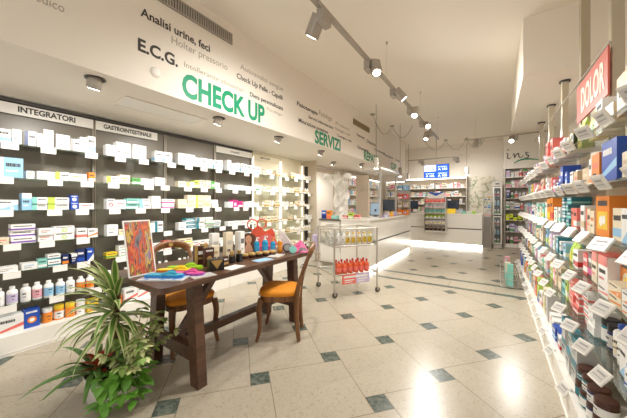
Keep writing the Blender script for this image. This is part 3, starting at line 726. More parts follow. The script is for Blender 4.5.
# gondola products: row -> (centre along Y, spec, stack, rows deep)
BX = lambda w, h, a, c, st, d=.11, a2='white': ('c', w, d, h, a, c, st, a2)
GON = {
 0: [(1.66, BX(.22, .17, 'beige', 'orange', 'top', .13), 1), (1.93, BX(.14, .10, 'cream', 'beige', 'plain', .12), 1), (2.13, BX(.13, .18, 'white', 'pink', 'window', .07, 'orange'), 1), (2.30, ('p', .12, .06, .20, 'yellow', 'green'), 1), (2.46, ('p', .12, .06, .20, 'lime', 'yellow'), 1),
     (2.60, BX(.07, .12, 'black', 'silver', 'plain'), 1), (2.73, BX(.08, .14, 'yellow', 'orange', 'band'), 1), (2.86, BX(.07, .13, 'white', 'silver', 'plain'), 1), (2.98, BX(.09, .15, 'white', 'red', 'band'), 1), (3.10, BX(.09, .15, 'pink', 'white', 'band'), 1), (3.22, BX(.09, .13, 'white', 'red', 'swoosh'), 1),
     (3.40, BX(.10, .15, 'white', 'lilac', 'band'), 1), (3.60, BX(.17, .26, 'coral', 'pink', 'band', .12), 1), (3.80, BX(.17, .26, 'coral', 'red', 'disc', .12), 1), (4.0, BX(.12, .15, 'white', 'purple', 'band'), 1)],
 1: [(1.58, BX(.12, .13, 'beige', 'white', 'band'), 1), (1.71, BX(.10, .12, 'cream', 'beige', 'plain'), 1), (1.88, BX(.19, .20, 'blue', 'sky', 'swoosh', .13), 1), (2.12, BX(.15, .17, 'orange', 'coral', 'plain', .12), 1), (2.25, BX(.06, .16, 'white', 'orange', 'band'), 1), (2.37, BX(.13, .12, 'beige', 'cream', 'plain'), 1),
     (2.52, BX(.13, .12, 'beige', 'coral', 'plain'), 1), (2.67, BX(.10, .13, 'white', 'sky', 'disc'), 1), (2.79, ('b', .04, .15, 'sky', 'white', 'white'), 1), (2.93, BX(.12, .15, 'blue', 'sky', 'disc'), 1), (3.07, BX(.12, .21, 'blue', 'navy', 'band'), 1), (3.20, BX(.10, .15, 'blue', 'white', 'band'), 1),
     (3.34, BX(.11, .10, 'navy', 'white', 'disc'), 1), (3.50, BX(.12, .13, 'pink', 'magenta', 'band'), 1), (3.65, BX(.12, .16, 'coral', 'white', 'swoosh'), 1), (3.80, BX(.12, .12, 'white', 'pink', 'band'), 1)],
 2: [(1.49, BX(.10, .16, 'white', 'yellow', 'diag'), 1), (1.60, BX(.10, .15, 'white', 'sky', 'side'), 1), (1.71, BX(.10, .15, 'white', 'sky', 'diag', .11, 'orange'), 1), (1.83, BX(.11, .15, 'cream', 'sky', 'band'), 1), (2.02, BX(.20, .21, 'orange', 'yellow', 'window', .12), 1), (2.20, BX(.10, .13, 'cream', 'orange', 'plain'), 1),
     (2.31, BX(.08, .14, 'cream', 'coral', 'side'), 1), (2.42, BX(.12, .16, 'white', 'beige', 'band'), 1), (2.56, BX(.11, .14, 'coral', 'white', 'band'), 1), (2.72, BX(.12, .14, 'coral', 'orange', 'swoosh'), 1), (2.86, BX(.12, .055, 'teal', 'aqua', 'band'), 4), (3.02, BX(.13, .055, 'teal', 'white', 'band'), 4),
     (3.17, BX(.10, .14, 'white', 'aqua', 'band'), 1), (3.36, BX(.13, .14, 'white', 'green', 'disc'), 1), (3.56, BX(.17, .23, 'orange', 'red', 'band', .12), 1), (3.76, BX(.16, .22, 'orange', 'yellow', 'band', .12), 1)],
 3: [(1.42, BX(.15, .17, 'orange', 'yellow', 'disc', .055), 1), (1.58, BX(.15, .17, 'orange', 'yellow', 'disc', .055, 'lime'), 1), (1.74, BX(.15, .17, 'yellow', 'orange', 'disc', .055, 'lime'), 1), (1.90, BX(.15, .17, 'orange', 'cream', 'disc', .055, 'yellow'), 1), (2.06, BX(.13, .17, 'white', 'coral', 'top', .10, 'orange'), 1), (2.15, BX(.11, .17, 'cream', 'coral', 'top'), 1),
     (2.28, BX(.10, .15, 'brown', 'magenta', 'band'), 1), (2.40, BX(.09, .13, 'red', 'white', 'band'), 1), (2.51, BX(.08, .13, 'white', 'red', 'band'), 1), (2.60, BX(.07, .12, 'white', 'brown', 'band'), 1), (2.74, ('p', .11, .06, .15, 'lime', 'white'), 1), (2.88, ('p', .11, .06, .15, 'lime', 'yellow'), 1), (3.02, BX(.11, .12, 'sky', 'white', 'band'), 1),
     (3.15, BX(.09, .12, 'white', 'teal', 'band'), 1), (3.36, BX(.12, .14, 'teal', 'sky', 'disc'), 1), (3.52, BX(.12, .14, 'white', 'aqua', 'swoosh'), 1)],
 4: [(1.42, BX(.15, .075, 'white', 'coral', 'diag', .13, 'sky'), 2), (1.59, BX(.15, .075, 'white', 'blue', 'swoosh', .13, 'red'), 2), (1.74, BX(.10, .13, 'white', 'sky', 'diag'), 1), (1.86, ('b', .037, .165, 'white', 'blue', 'white'), 1), (1.95, ('b', .037, .165, 'white', 'blue', 'cream'), 1), (2.04, ('j', .038, .13, 'navy', 'black', 'silver'), 1), (2.13, ('j', .038, .13, 'teal', 'black', 'white'), 1), (2.16, BX(.12, .05, 'white', 'silver', 'plain'), 3),
     (2.30, BX(.12, .05, 'white', 'coral', 'band'), 4), (2.44, BX(.12, .05, 'coral', 'white', 'band'), 4), (2.58, BX(.12, .05, 'coral', 'white', 'plain'), 4), (2.74, BX(.10, .17, 'beige', 'silver', 'plain'), 1), (2.87, BX(.11, .16, 'lime', 'white', 'band'), 1), (3.0, BX(.12, .16, 'aqua', 'teal', 'band'), 1),
     (3.14, BX(.11, .2, 'beige', 'cream', 'band'), 1), (3.36, BX(.12, .18, 'cream', 'coral', 'side'), 1), (3.52, BX(.12, .2, 'pink', 'white', 'band'), 1), (3.68, BX(.13, .15, 'lime', 'green', 'disc'), 1)],
 5: [(1.38, BX(.15, .17, 'white', 'silver', 'plain', .12), 1), (1.55, BX(.13, .14, 'cream', 'coral', 'diag'), 1), (1.70, BX(.11, .10, 'white', 'silver', 'plain'), 1), (1.83, ('j', .044, .082, 'brown', 'brown', 'white'), 2), (1.93, ('j', .044, .082, 'navy', 'brown', 'white'), 2), (2.03, ('j', .044, .082, 'teal', 'brown', 'white'), 2), (2.13, ('j', .044, .082, 'brown', 'brown', 'teal'), 2),
     (2.26, BX(.12, .135, 'silver', 'teal', 'top', .12), 2), (2.40, BX(.12, .135, 'silver', 'teal', 'top', .12), 2), (2.60, BX(.12, .135, 'silver', 'teal', 'top', .12), 2), (2.70, BX(.08, .10, 'white', 'red', 'band'), 1), (2.78, BX(.11, .10, 'blue', 'navy', 'band'), 1), (2.90, BX(.11, .10, 'blue', 'sky', 'band'), 1), (3.04, BX(.11, .11, 'white', 'silver', 'plain'), 1), (3.16, BX(.10, .12, 'white', 'coral', 'plain'), 1),
     (3.38, BX(.15, .24, 'silver', 'white', 'plain', .12), 1), (3.56, BX(.15, .24, 'cream', 'lime', 'swoosh', .12), 1), (3.74, BX(.13, .16, 'white', 'pink', 'band'), 1)],
}
MIXC = ['white', 'white', 'white', 'cream', 'silver', 'pink', 'sky', 'aqua', 'coral', 'lilac', 'lime', 'beige', 'orange', 'teal', 'yellow', 'blue']
GSH = ['top shelf', 'second shelf', 'third shelf', 'fourth shelf', 'lowest shelf', 'plinth']
KIND[0] = 'medicine_carton'
for k, items in GON.items():
    cnt = {}
    seq = list(items)
    y = max(a[0]+design(a[1])[1]/2 for a in seq)+.03
    while y < 6.6:
        w = random.choice((.08, .10, .11, .13)); h = random.uniform(.10, .20) if k < 5 else random.uniform(.13, .26)
        a, c = random.choice(MIXC), random.choice(MIXC)
        if a == c: c = 'red'
        r = random.random()
        spec = BX(w, round(h, 2), a, c, random.choice(('band', 'top', 'disc', 'swoosh', 'side', 'plain', 'diag'))) if r < .72 else (('b', .036, round(h, 2), a, 'white', c) if r < .86 else ('p', .11, .07, round(h, 2), a, c))
        y += design(spec)[1]/2+random.uniform(.004, .03); seq.append((y, spec, 1)); y += design(spec)[1]/2
    cur = 0
    for yc, spec, st in seq:
        me, w, d, h, look, *_ = design(spec)
        bi = max(q for q in range(6) if RS[q] <= yc)
        yc = max(yc, cur+w/2+.003)
        for e in RS[1:6]:
            if e-.010-w/2 < yc < e+.016+w/2: yc = e+.018+w/2
        cur = yc+w/2; bi = max(q for q in range(6) if RS[q] <= yc)
        z = RZ[k]+.0006 if k < 5 else .1865
        x = (RXF+.013+max(0, min(.080 if d < .06 else .040, .138-d))+d/2) if k < 5 else RXF-.045+d/2
        if k == 5 and spec[0] == 'c': x = RXF-.03+d/2
        if not in_frame(x-d/2, yc, z+h/2, 25): continue
        cnt[bi] = cnt.get(bi, 0)+1
        for q in range(st):
            wh = f'{ORD[cnt[bi]-1]} from near end, {GSH[k]}, {RBN[bi]}'
            if st > 1: wh = f'{ORD[cnt[bi]-1]} stack {TIER[st][q]}, {GSH[k]}, {RBN[bi]}'
            put(spec, (x+random.uniform(-.002, .012), yc, z), PI+(random.uniform(-.05, .05) if spec[0] in 'cp' else random.uniform(-.5, .5)), wh, f'products on the {GSH[k]}')
            z += h+.0008

KIND[0] = 'cosmetic_carton'
for j, (yy, a, c) in enumerate(((1.40, 'white', 'sky'), (1.56, 'white', 'orange'), (1.72, 'cream', 'orange'), (1.88, 'white', 'coral'))):
    for q in range(2 if j < 3 else 1):
        put(BX(.15, .048, a, c, 'diag' if q else 'swoosh', .07), (RXF+.010+.035, yy, RZ[3]+.0006+.0488*q), PI, f'{ORD[j]} front {"upper" if q else "lower"}, fourth shelf, before orange disc boxes', 'low cartons before the orange boxes')
KIND[0] = 'cosmetic_carton'
# goods heaped in floor baskets past the step of the gondola
t = thing('wire_basket', 'low chrome wire basket of soft packs at the gondola foot, past the dark strips', 'basket', (.17, 5.45, 0))
b = MB()
for z in (.03, .14, .25): b.tube([(-.11, -.45, z), (.11, -.45, z), (.11, .45, z), (-.11, .45, z), (-.11, -.45, z)], .005, 5)
for q in range(10):
    y = -.45+.1*q
    b.tube([(-.11, y, .25), (-.11, y, .03), (.11, y, .03), (.11, y, .25)], .003, 4)
b.build('wire_frame', STEEL, t)
for q in range(9):
    a, c = random.choice(('white', 'aqua', 'pink', 'sky', 'cream')), random.choice(('coral', 'lime', 'lilac', 'teal'))
    spec = ('p', .085, .06, round(random.uniform(.24, .34), 2), a, c) if q % 2 else BX(.075, round(random.uniform(.24, .36), 2), a, c, random.choice(('disc', 'swoosh', 'band')), .07)
    put(spec, (.16+random.uniform(-.02, .02), 5.06+.096*q, .036), PI, f'{ORD[q]} from near end, in the wire floor basket', 'packs in the floor basket')

# ------------------------------------------------------------------ end unit below the script sign
UX0, UX1, UY = .19, 1.06, 9.80
t = thing('end_wall_shelving', 'white open shelving under the script sign at the end wall', 'shelving', (UX0, UY, 0))
W = UX1-UX0
b = MB(); b.box(0, W, .38, .40, 0, 2.3); b.build('back_panel', M('pale_grey', (.62, .58, .5), .5), t)
b = MB(); b.box(0, .04, 0, .38, 0, 2.3); b.build('upright', GREYM, t)
b = MB(); b.box(.04, W, .02, .38, 0, .10); b.build('plinth', WHITE, t)
EZ = [.10, .46, .80, 1.12, 1.44, 1.76, 2.06]
for z in EZ[1:]:
    b = MB(); b.box(.04, W, .0, .38, z-.025, z-.001); b.build('shelf', WHITE if z > 1.9 else GREYM, t)
t = thing('script_sign_panel', 'cream panel with black handwriting and green underline above end shelving', 'sign', (UX0, UY, 2.3))
b = MB(); b.box(0, W, 0, .40, 0, CEIL-2.3-.0005); pn = b.build('panel', WHITE, t)
def stroke(name, pts, rad, mat):
    b = MB(); n = len(pts); P = []
    for i in range(n-1):
        p0, p1, p2, p3 = [Vector(pts[max(0, min(n-1, i+d))]) for d in (-1, 0, 1, 2)]
        for q in range(6):
            s = q/6; P.append(.5*((2*p1)+(p2-p0)*s+(2*p0-5*p1+4*p2-p3)*s*s+(3*p1-p0-3*p2+p3)*s**3))
    P.append(Vector(pts[-1]))
    b.tube([(p.x, -.004, p.y) for p in P], [rad*(.45+.55*math.sin(PI*(i+1)/(len(P)+1))) for i in range(len(P))], 6)
    b.build(name, mat, pn)
stroke('lettering', [(.06, .46), (.10, .43), (.09, .32), (.13, .29), (.18, .33)], .013, INK)
stroke('lettering', [(.085, .54), (.10, .56), (.115, .54)], .014, INK)
stroke('lettering', [(.21, .38), (.25, .43), (.255, .31), (.29, .38), (.345, .43), (.365, .32), (.42, .31), (.46, .37)], .013, INK)
stroke('lettering', [(.58, .42), (.52, .44), (.53, .37), (.58, .34), (.54, .27), (.49, .30)], .013, INK)
stroke('underline_swoosh', [(.24, .15), (.38, .23), (.55, .25), (.80, .21)], .02, GREEN)
for k, z in enumerate(EZ):
    x = UX0+.06; n = 0
    while x < UX0+.62:
        h = random.uniform(.12, .24)
        a = 'neon' if k == 2 and x < UX0+.42 else random.choice(('white', 'white', 'white', 'silver', 'lilac', 'pink', 'navy', 'cream'))
        c = random.choice(('blue', 'lilac', 'coral', 'black', 'green')) if a != 'neon' else 'black'
        spec = BX(random.choice((.07, .09, .11)), round(h, 2), a, c, random.choice(('band', 'plain', 'disc', 'top'))) if random.random() < .7 or k == 2 else ('b', .036, round(h, 2), a, 'white', c)
        me, w, d, hh, look, *_ = design(spec)
        put(spec, (x+w/2, UY+.015+d/2, z), -PI/2, f'{ORD[n]} from upright, {["plinth shelf", "lowest board", "second lowest board", "middle board", "fourth board up", "second highest board", "highest board"][k]}, script sign shelving', 'products under the script sign')
        n += 1; x += w+random.uniform(.006, .025)

# ------------------------------------------------------------------ back counter and what stands there
t = thing('service_counter', 'white back counter with a lit floor recess under the number screen', 'counter', (-2.75, 9.1, 0))
W = 2.43
b = MB(); b.box(0, W, 0, .03, .09, .525); b.box(0, W, 0, .03, .555, .95); b.box(0, .03, .03, .6, .09, .95); b.box(W-.03, W, .03, .6, .09, .95); b.build('front_panel', WHITE, t)
b = MB(); b.box(.02, W-.02, .012, .03, .525, .555); b.build('dark_stripe', DGREY, t)  # dark grey strip set back between the front panels
b = MB(); b.box(-.01, W+.01, -.02, .62, .95, .98, ch=.004); b.build('countertop', WHITE, t)
b = MB(); b.box(.0, W, .07, .58, 0, .09); b.build('toe_kick', WHITE, t)
b = MB(); b.box(.0, W, .045, .07, .0, .085); b.build('light_strip', LED, t)
# shelving on the end wall behind
t = thing('end_wall_shelving', 'lit wall shelving behind the back counter under the number screen', 'shelving', (-2.66, 9.85, 0))
W = 1.90
b = MB(); b.box(0, W, .36, .38, .0, 2.16); b.build('back_panel', M('warm_back', (.55, .47, .36), .5), t)
for e, y0, h in ((0, 0, 2.12), (W-.025, 0, 2.12), (W*.5-.012, .02, 2.0)):
    b = MB(); b.box(e, e+.025, y0, .36, 0, h); b.build('upright', GREYM, t)
b = MB(); b.box(0, W, -.05, .36, 2.12, 2.17); b.build('top_board', WHITE, t)
b = MB(); b.box(.03, W-.03, 0.0, .03, 2.10, 2.118); b.build('light_strip', LED, t)
BZ = [1.02, 1.28, 1.53, 1.80]
for z in BZ:
    b = MB(); b.box(.025, W-.025, .02, .36, z-.02, z); b.build('shelf', WHITE, t)
for k, z in enumerate(BZ):
    x = -2.62; n = 0
    while x < -.86:
        if abs(x-(-2.66+W*.5)) < .09: x = -2.66+W*.5+.02
        a = random.choice(('white', 'white', 'white', 'cream', 'pink', 'orange' if k == 3 else 'silver'))
        spec = BX(random.choice((.07, .09, .12)), round(random.uniform(.08, .17), 2), a, random.choice(('orange', 'sky', 'coral', 'green', 'grey')), random.choice(('band', 'plain', 'side')))
        me, w, d, hh, look, *_ = design(spec)
        if x+w > -.82: break
        if abs(x+w/2-(-2.66+W*.5)) > w/2+.015:
            put(spec, (x+w/2, 9.87+.02+d/2, z+.0005), -PI/2, f'{ORD[n]} from inner end, {["lowest", "second", "third", "top"][k]} lit shelf behind counter', 'products behind the back counter'); n += 1
        x += w+random.uniform(.004, .03)
# floral panel
t = thing('floral_wall_panel', 'pale wall panel with painted sprigs beside the lit counter shelving', 'wall art', (-.74, 10.2, .9))
b = MB(); b.box(0, .66, 0, .03, 0, 1.26); pn = b.build('panel', ramp_mat('sprig_print', [(.0, (.80, .74, .62)), (.52, (.80, .74, .62)), (.58, (.45, .50, .30)), (.64, (.78, .55, .50)), (.75, (.82, .78, .68))], (7, 7, 9), .5, 4, 1.), t)
b = MB()
for q in range(9):
    x0, z0 = random.uniform(.08, .58), random.uniform(.1, .9); pts = [(x0+.05*math.sin(j*.6+q), -.006, z0+j*.05) for j in range(6)]
    b.tube(pts, .006, 5)
    for j in range(1, 6): b.tube([pts[j], (pts[j][0]+(.05 if j % 2 else -.05), -.006, pts[j][2]+.03)], [.012, .002], 5)
b.build('printed_sprigs', M('sprig_green', (.25, .32, .14), .6), pn)
# grey cabinet + clear display
t = thing('grey_cabinet', 'grey slatted base cabinet between the white back counter and the glass fridge', 'cabinet', (-.295, 9.15, 0))
b = MB(); b.box(0, .19, .02, .55, .0, .92); b.build('body', GREYM, t)
b = MB(); b.box(.006, .184, .004, .02, .04, .90); d_ = b.build('door', M('grey_slat', (.24, .215, .19), .5), t)
b = MB(); b.box(.16, .168, -.012, .004, .45, .60); b.build('handle', STEEL, d_)
t = thing('clear_display_case', 'clear tiered display case on the grey cabinet', 'display case', (-.295, 9.16, .9205))
b = MB(); b.box(0, .19, 0, .006, 0, .66); b.box(0, .006, .006, .3, 0, .66); b.box(.184, .19, .006, .3, 0, .66); b.build('glass_wall', CLEAR, t)
for q, z in enumerate((0, .22, .44, .655)):
    b = MB(); b.box(.007, .183, .007, .3, z, z+.006); b.build('shelf', CLEAR, t)
for q, (z, col, w) in enumerate(((.927, 'white', 'bottom'), (1.147, 'sky', 'middle'), (1.367, 'yellow', 'upper'))):
    for j in range(2): put(BX(.065, .12, col if j else 'cream', 'coral' if q == 0 else 'blue', 'band'), (-.245+.085*j, 9.25, z), -PI/2, f'{ORD[j]} on the {w} tier of the clear display case', 'cartons in the clear case')
# fridge
t = thing('glass_door_fridge', 'narrow white glass-door cabinet beside the script sign shelving', 'fridge', (-.075, 9.5, 0))
b = MB(); b.box(0, .22, .02, .5, 0, .10); b.box(0, .22, .02, .5, 1.78, 1.92); b.box(0, .015, .02, .5, .1, 1.78); b.box(.205, .22, .02, .5, .1, 1.78); b.box(.015, .205, .48, .5, .1, 1.78); b.build('body', M('fridge_grey', (.60, .56, .50), .4), t)
for z0, z1 in ((.12, .92), (.96, 1.76)):
    b = MB(); b.box(.004, .216, 0, .02, z0, z0+.03); b.box(.004, .216, 0, .02, z1-.03, z1); b.box(.004, .034, 0, .02, z0+.03, z1-.03); b.box(.186, .216, 0, .02, z0+.03, z1-.03); dr = b.build('door', WHITE, t)
    b = MB(); b.box(.034, .186, .006, .012, z0+.03, z1-.03); b.build('door_glass', CLEAR, dr)
    b = MB(); b.box(.036, .044, -.02, 0, z0+.3, z0+.5); b.build('handle', STEEL, dr)
b = MB(); b.box(.06, .16, .012, .019, 1.84, 1.87); b.build('badge', DGREY, t)
b = MB(); b.box(.015, .205, .46, .479, .1, 1.78); b.build('liner', M('fridge_dark', (.10, .095, .085), .5), t)
for z in (.12, .38, .64, .97, 1.23, 1.49):
    b = MB(); b.box(.016, .204, .05, .45, z-.008, z); b.build('shelf', GLASS, t)
for q, z in enumerate((.121, .381, .641, .971, 1.231, 1.491)):
    for j in range(2): put(('b', .028, .15, ('white', 'cream', 'aqua')[(q+j) % 3], 'white', ('green', 'sky', 'red')[q % 3]), (-.02+.075*j, 9.62, z), -PI/2, f'{ORD[j]} on {["lowest", "second", "third", "fourth", "fifth", "top"][q]} shelf of the glass-door cabinet', 'bottles in the glass-door cabinet')
# product stand in front of the counter
t = thing('display_stand', 'grey metal counter-front display rack with tiers of coloured packs', 'display stand', (-1.84, 8.835, .0))
b = MB(); b.box(0, .62, .22, .24, .42, 1.45); b.build('back_panel', GREYM, t)
for e in (0, .60):
    b = MB(); b.box(e, e+.02, 0, .22, .42, 1.50); b.build('side_panel', STEEL, t)
DZ = [.45, .68, .84, 1.0, 1.16, 1.30]
for z in DZ:
    b = MB(); b.box(.02, .60, 0, .22, z-.015, z); b.box(.02, .60, -.006, 0, z-.015, z+.02); b.build('shelf', STEEL, t)
b = MB(); b.prism([(.10, 0), (.31, -.10), (.52, 0), (.52, .03), (.31, -.02), (.10, .03)], 0, .012, 0, Matrix.Translation((0, .2, 1.62)) @ Matrix.Rotation(R(90), 4, 'X'))
b.box(.08, .54, .205, .212, 1.45, 1.62, 1); b.build('header_card', [PC['blue'], WHITE], t)
for k, z in enumerate(DZ):
    a, c = [('beige', 'brown'), ('white', 'yellow'), ('lime', 'white'), ('aqua', 'green'), ('white', 'pink'), ('coral', 'red')][k]
    for j in range(5):
        spec = ('b', .036, .15, a, 'brown', c) if k == 0 else (('p', .10, .05, .115, a, c) if k in (2, 5) else BX(.095, .10, a, c, 'band'))
        put(spec, (-1.84+.08+.115*j, 8.835+.10, z+.0005), -PI/2, f'{ORD[j]} along {["lowest", "second", "third", "fourth", "fifth", "top"][k]} tier of the metal display rack', 'packs on the metal display rack')
# number display
t = thing('number_display', 'blue ticket number screen with white figures hung from the ceiling', 'display screen', (-1.47, 8.72, 2.05))
b = MB(); b.box(-.345, .345, 0, .06, -.01, .39, ch=.006); b.build('casing', BLACK, t)
SBL = M('screen_blue', (.015, .09, .62), .3, emit=1.0); SWH = M('screen_white', (.80, .90, 1), .3, emit=1.3)
b = MB(); b.box(-.335, .335, -.003, -.0005, 0, .38); scn = b.build('screen', SBL, t)
b = MB(); b.box(-.33, -.005, -.005, -.0035, .195, .375); b.build('lit_cell', SWH, scn)
def scr(txt, x, z, m, w=.24, h=.065):
    l = lettering(txt, m, None, (x, -.0055, z), (1, 0, 0), V, w, h, .02); l.parent = scn
    l2 = lettering('SPORTELLO', m, None, (x, -.0055, z+.085), (1, 0, 0), V, w, .03, .01); l2.parent = scn
scr('A 104', -.29, .215, SBL); scr('A 101', .05, .215, SWH); scr('A 106', -.29, .025, SWH); scr('A 103', .05, .025, SWH)
b = MB(); b.lathe([(.012, .39), (.012, CEIL-2.05-.0005)], 8, 0, (0, .03, 0)); b.build('hanging_pole', STEEL, t)
# items on the back counter
def monitor(x, y, z, rz, label, sw=.42, sh=.28):
    t = thing('computer_monitor', label, 'monitor', (x, y, z), rz)
    b = MB(); b.box(-.11, .11, -.08, .08, 0, .012, ch=.004); b.box(-.02, .02, .0, .02, .012, .2); b.build('stand', BLACK, t)
    b = MB(); b.box(-sw/2, sw/2, -.03, 0, .12, .12+sh, ch=.006); b.build('casing', BLACK, t)
    b = MB(); b.box(-sw/2+.012, sw/2-.012, -.0325, -.0305, .132, .108+sh); b.build('screen', M('screen_dark', (.03, .04, .06), .15), t)
monitor(-2.35, 9.45, .9805, .1, 'black monitor at the inner end of the back counter')
monitor(-1.15, 9.45, .9805, -.1, 'black monitor between display rack and cabinet end of the back counter')
def card_stand(x, y, z, rz, w, h, mat, label, name='counter_card'):
    t = thing(name, label, 'card', (x, y, z), rz)
    b = MB(); mt = Matrix.Rotation(R(-14), 4, 'X'); b.box(-w/2, w/2, -.002, .002, 0.002, h, 0, mt); b.build('card_panel', mat, t)
    b = MB(); b.add([(-.02, .03, 0), (.02, .03, 0), (.02, .05+h*.15, 0), (-.02, .05+h*.15, 0), (-.02, .02+h*.12, h*.5), (.02, .02+h*.12, h*.5)], [(0, 1, 2, 3), (0, 4, 5, 1), (2, 5, 4, 3), (1, 5, 2), (0, 3, 4)]); b.build('rear_strut', WHITEP, t)
card_stand(-2.45, 9.16, .9805, .1, .16, .14, PC['yellow'], 'yellow card on the back counter below the inner monitor')
card_stand(-1.12, 9.15, .9805, -.1, .22, .15, PC['yellow'], 'yellow card on the back counter beside the display rack')
for j in range(3): put(BX(.10, .08, ('aqua', 'white', 'lime')[j], 'green', 'band'), (-.80+.13*j, 9.3, .9805), -PI/2, f'{ORD[j]} pack at the cabinet end of the back counter', 'packs on the back counter')

# ------------------------------------------------------------------ long counter under the bulkhead
t = thing('service_counter', 'white side counter with lit floor recess beside the metal trolley', 'counter', (-1.95, 4.78, 0))
W = 2.95
b = MB(); b.box(-.03, 0, 0, W, .09, .525); b.box(-.03, 0, 0, W, .555, .95); b.box(-.6, -.03, 0, .03, .09, .95); b.box(-.6, -.03, W-.03, W, .09, .95); b.build('front_panel', WHITE, t)
b = MB(); b.box(-.58, -.012, .012, W-.012, .527, .553); b.build('dark_stripe', DGREY, t)  # recessed dark grey strip between lower and upper panels
b = MB(); b.box(-.62, .02, -.01, W+.01, .95, .98, ch=.004); b.build('countertop', WHITE, t)
b = MB(); b.box(-.58, -.07, .07, W-.02, 0, .09); b.build('toe_kick', WHITE, t)
b = MB(); b.box(-.07, -.045, .045, W-.02, 0, .085); b.box(-.58, -.07, .045, .07, 0, .085); b.build('light_strip', LED, t)
# low cabinet with dark top to the inner side
t = thing('demo_cabinet', 'white cabinet with dark top carrying the paper sculpture, behind the trolley', 'cabinet', (-3.05, 4.82, 0))
b = MB(); b.box(0, .46, .0, .5, .08, .93); b.build('body', WHITE, t)
b = MB(); b.box(.02, .44, .03, .48, 0, .08); b.build('toe_kick', GREYM, t)
b = MB(); b.box(-.02, .47, -.03, .52, .93, .965, ch=.004); b.build('top_board', M('dark_top', (.13, .10, .08), .35), t)
for j, z in enumerate((.12, .52)):
    b = MB(); b.box(.01, .45, -.014, -.001, z, z+.38); dr = b.build('drawer', WHITE, t)
    b = MB(); b.box(.15, .31, -.03, -.014, z+.32, z+.335); b.build('handle', STEEL, dr)
# white paper sculpture
b = MB()
rnd = random.Random(4)
for q in range(5):
    ph = q*1.26; P = []
    n = 26; vs = []
    for i in range(n):
        s = i/(n-1); a = ph+s*5.2; rr = .05+.13*math.sin(s*PI*2.3+q*1.7)+.09*s
        cx, cy, cz = rr*math.cos(a), rr*math.sin(a)*.8, s*.95
        wv = .085*(.5+.5*math.sin(s*13+q*2.3))+.022
        ta = a+1.2*math.sin(s*6+q)
        for e in (-1, -.5, 0, .5, 1):
            vs.append((cx+e*wv*math.cos(ta), cy+e*wv*math.sin(ta), max(0, cz+abs(e)*.06*math.sin(s*23+q*2))))
    fs = [(i*5+k, i*5+k+1, i*5+k+6, i*5+k+5) for i in range(n-1) for k in range(4)]
    b.add(vs, fs, 0, True)
b.lathe([(.13, -.0075), (.12, .015)], 20, 0)
o = b.build('paper_sculpture', M('paper_white', (.88, .86, .82), .8), None, (-2.80, 5.12, .975))
md = o.modifiers.new('thickness', 'SOLIDIFY'); md.thickness = .004
tag(o, 'tall sculpture of twisted torn white paper on the dark-topped cabinet', 'sculpture')
put(BX(.11, .17, 'blue', 'navy', 'band', .06), (-3.00, 4.90, .9655), -PI/2, 'standing at the outer edge of the dark-topped cabinet', 'packs on the dark-topped cabinet')
put(BX(.11, .17, 'orange', 'coral', 'band', .06), (-2.88, 4.90, .9655), -PI/2, 'beside the blue one on the dark-topped cabinet', 'packs on the dark-topped cabinet')
put(BX(.13, .07, 'aqua', 'white', 'plain', .09), (-2.73, 4.87, .9655), -PI/2, 'before the paper sculpture on the dark-topped cabinet', 'packs on the dark-topped cabinet')
for j, (a, h) in enumerate((('red', .06), ('lime', .12), ('coral', .08))):
    put(BX(.11, h, a, 'white', 'band', .08), (-2.48+.125*j, 4.86, .981 if j else .981), -PI/2, f'{ORD[j]} pack along the trolley end of the side counter', 'packs on the side counter end')
# beige totem panel with a diamond emblem
t = thing('totem_panel', 'beige freestanding panel with a faint diamond emblem at the side counter', 'display panel', (-2.45, 5.62, .981))
b = MB(); b.box(-.15, .15, -.03, .03, 0, .92, ch=.006); pn = b.build('panel', M('totem_beige', (.50, .42, .33), .5), t)
b = MB(); 
for a in range(4):
    p = [(0, .06), (.045, 0), (0, -.06), (-.045, 0)]; x0, z0 = p[a]; x1, z1 = p[(a+1) % 4]
    b.tube([(x0, -.033, .62+z0), (x1, -.033, .62+z1)], .003, 5)
b.build('diamond_emblem', M('emblem_grey', (.3, .26, .22), .5), pn)
# posts and canopy over the counter
t = thing('counter_canopy', 'white lit canopy board on steel posts above the side counter', 'canopy', (-2.02, 5.55, .981))
b = MB(); b.box(-.02, .02, -.02, .02, 0, 1.02); b.build('post', STEEL, t)
b = MB(); b.box(-.02, .02, 1.05, 1.09, 0, .96); b.build('post', STEEL, t)
b = MB(); b.box(-.35, .04, -.06, 1.24, 1.02, 1.06); b.build('canopy_board', WHITE, t)
# goods and screens on the side counter
card = M('slanted_screen', (.30, .42, .56), .2)
t = thing('tilted_tablet', 'tilted pale blue tablet screen on the side counter', 'tablet', (-2.30, 5.98, .981), R(15))
b = MB(); mt = Matrix.Rotation(R(-32), 4, 'X'); b.box(-.13, .13, -.008, .008, .03, .37, 0, mt, .004); b.build('casing', BLACK, t)
b = MB(); b.box(-.118, .118, -.0105, -.0085, .045, .355, 0, mt); b.build('screen', card, t)
b = MB(); b.box(-.05, .05, -.02, .14, 0, .012); b.box(-.02, .02, .06, .08, .012, .17); b.build('stand', BLACK, t)
monitor(-2.2, 6.75, .9805, .25, 'black till monitor on the side counter behind the tablet', .36, .28)
for j in range(6):
    a = ('lilac', 'white', 'lilac', 'yellow', 'yellow', 'lilac')[j]
    put(BX(.10, (.06, .05, .09, .10, .08, .10)[j], a, ('purple', 'sky', 'blue', 'orange', 'orange', 'purple')[j], 'band'), (-2.04+.02*(j % 2), 5.72+.15*j, .9815), -PI/2+.3, f'{ORD[j]} pack along the side counter past the first post', 'packs on the side counter')
t = thing('counter_rack', 'slim counter rack of hanging packs beside the second canopy post', 'rack', (-2.0, 7.2, .981))
b = MB(); b.box(-.15, .15, .08, .095, 0, .85); b.box(-.15, .15, -.08, .08, 0, .012); b.build('back_panel', STEEL, t)
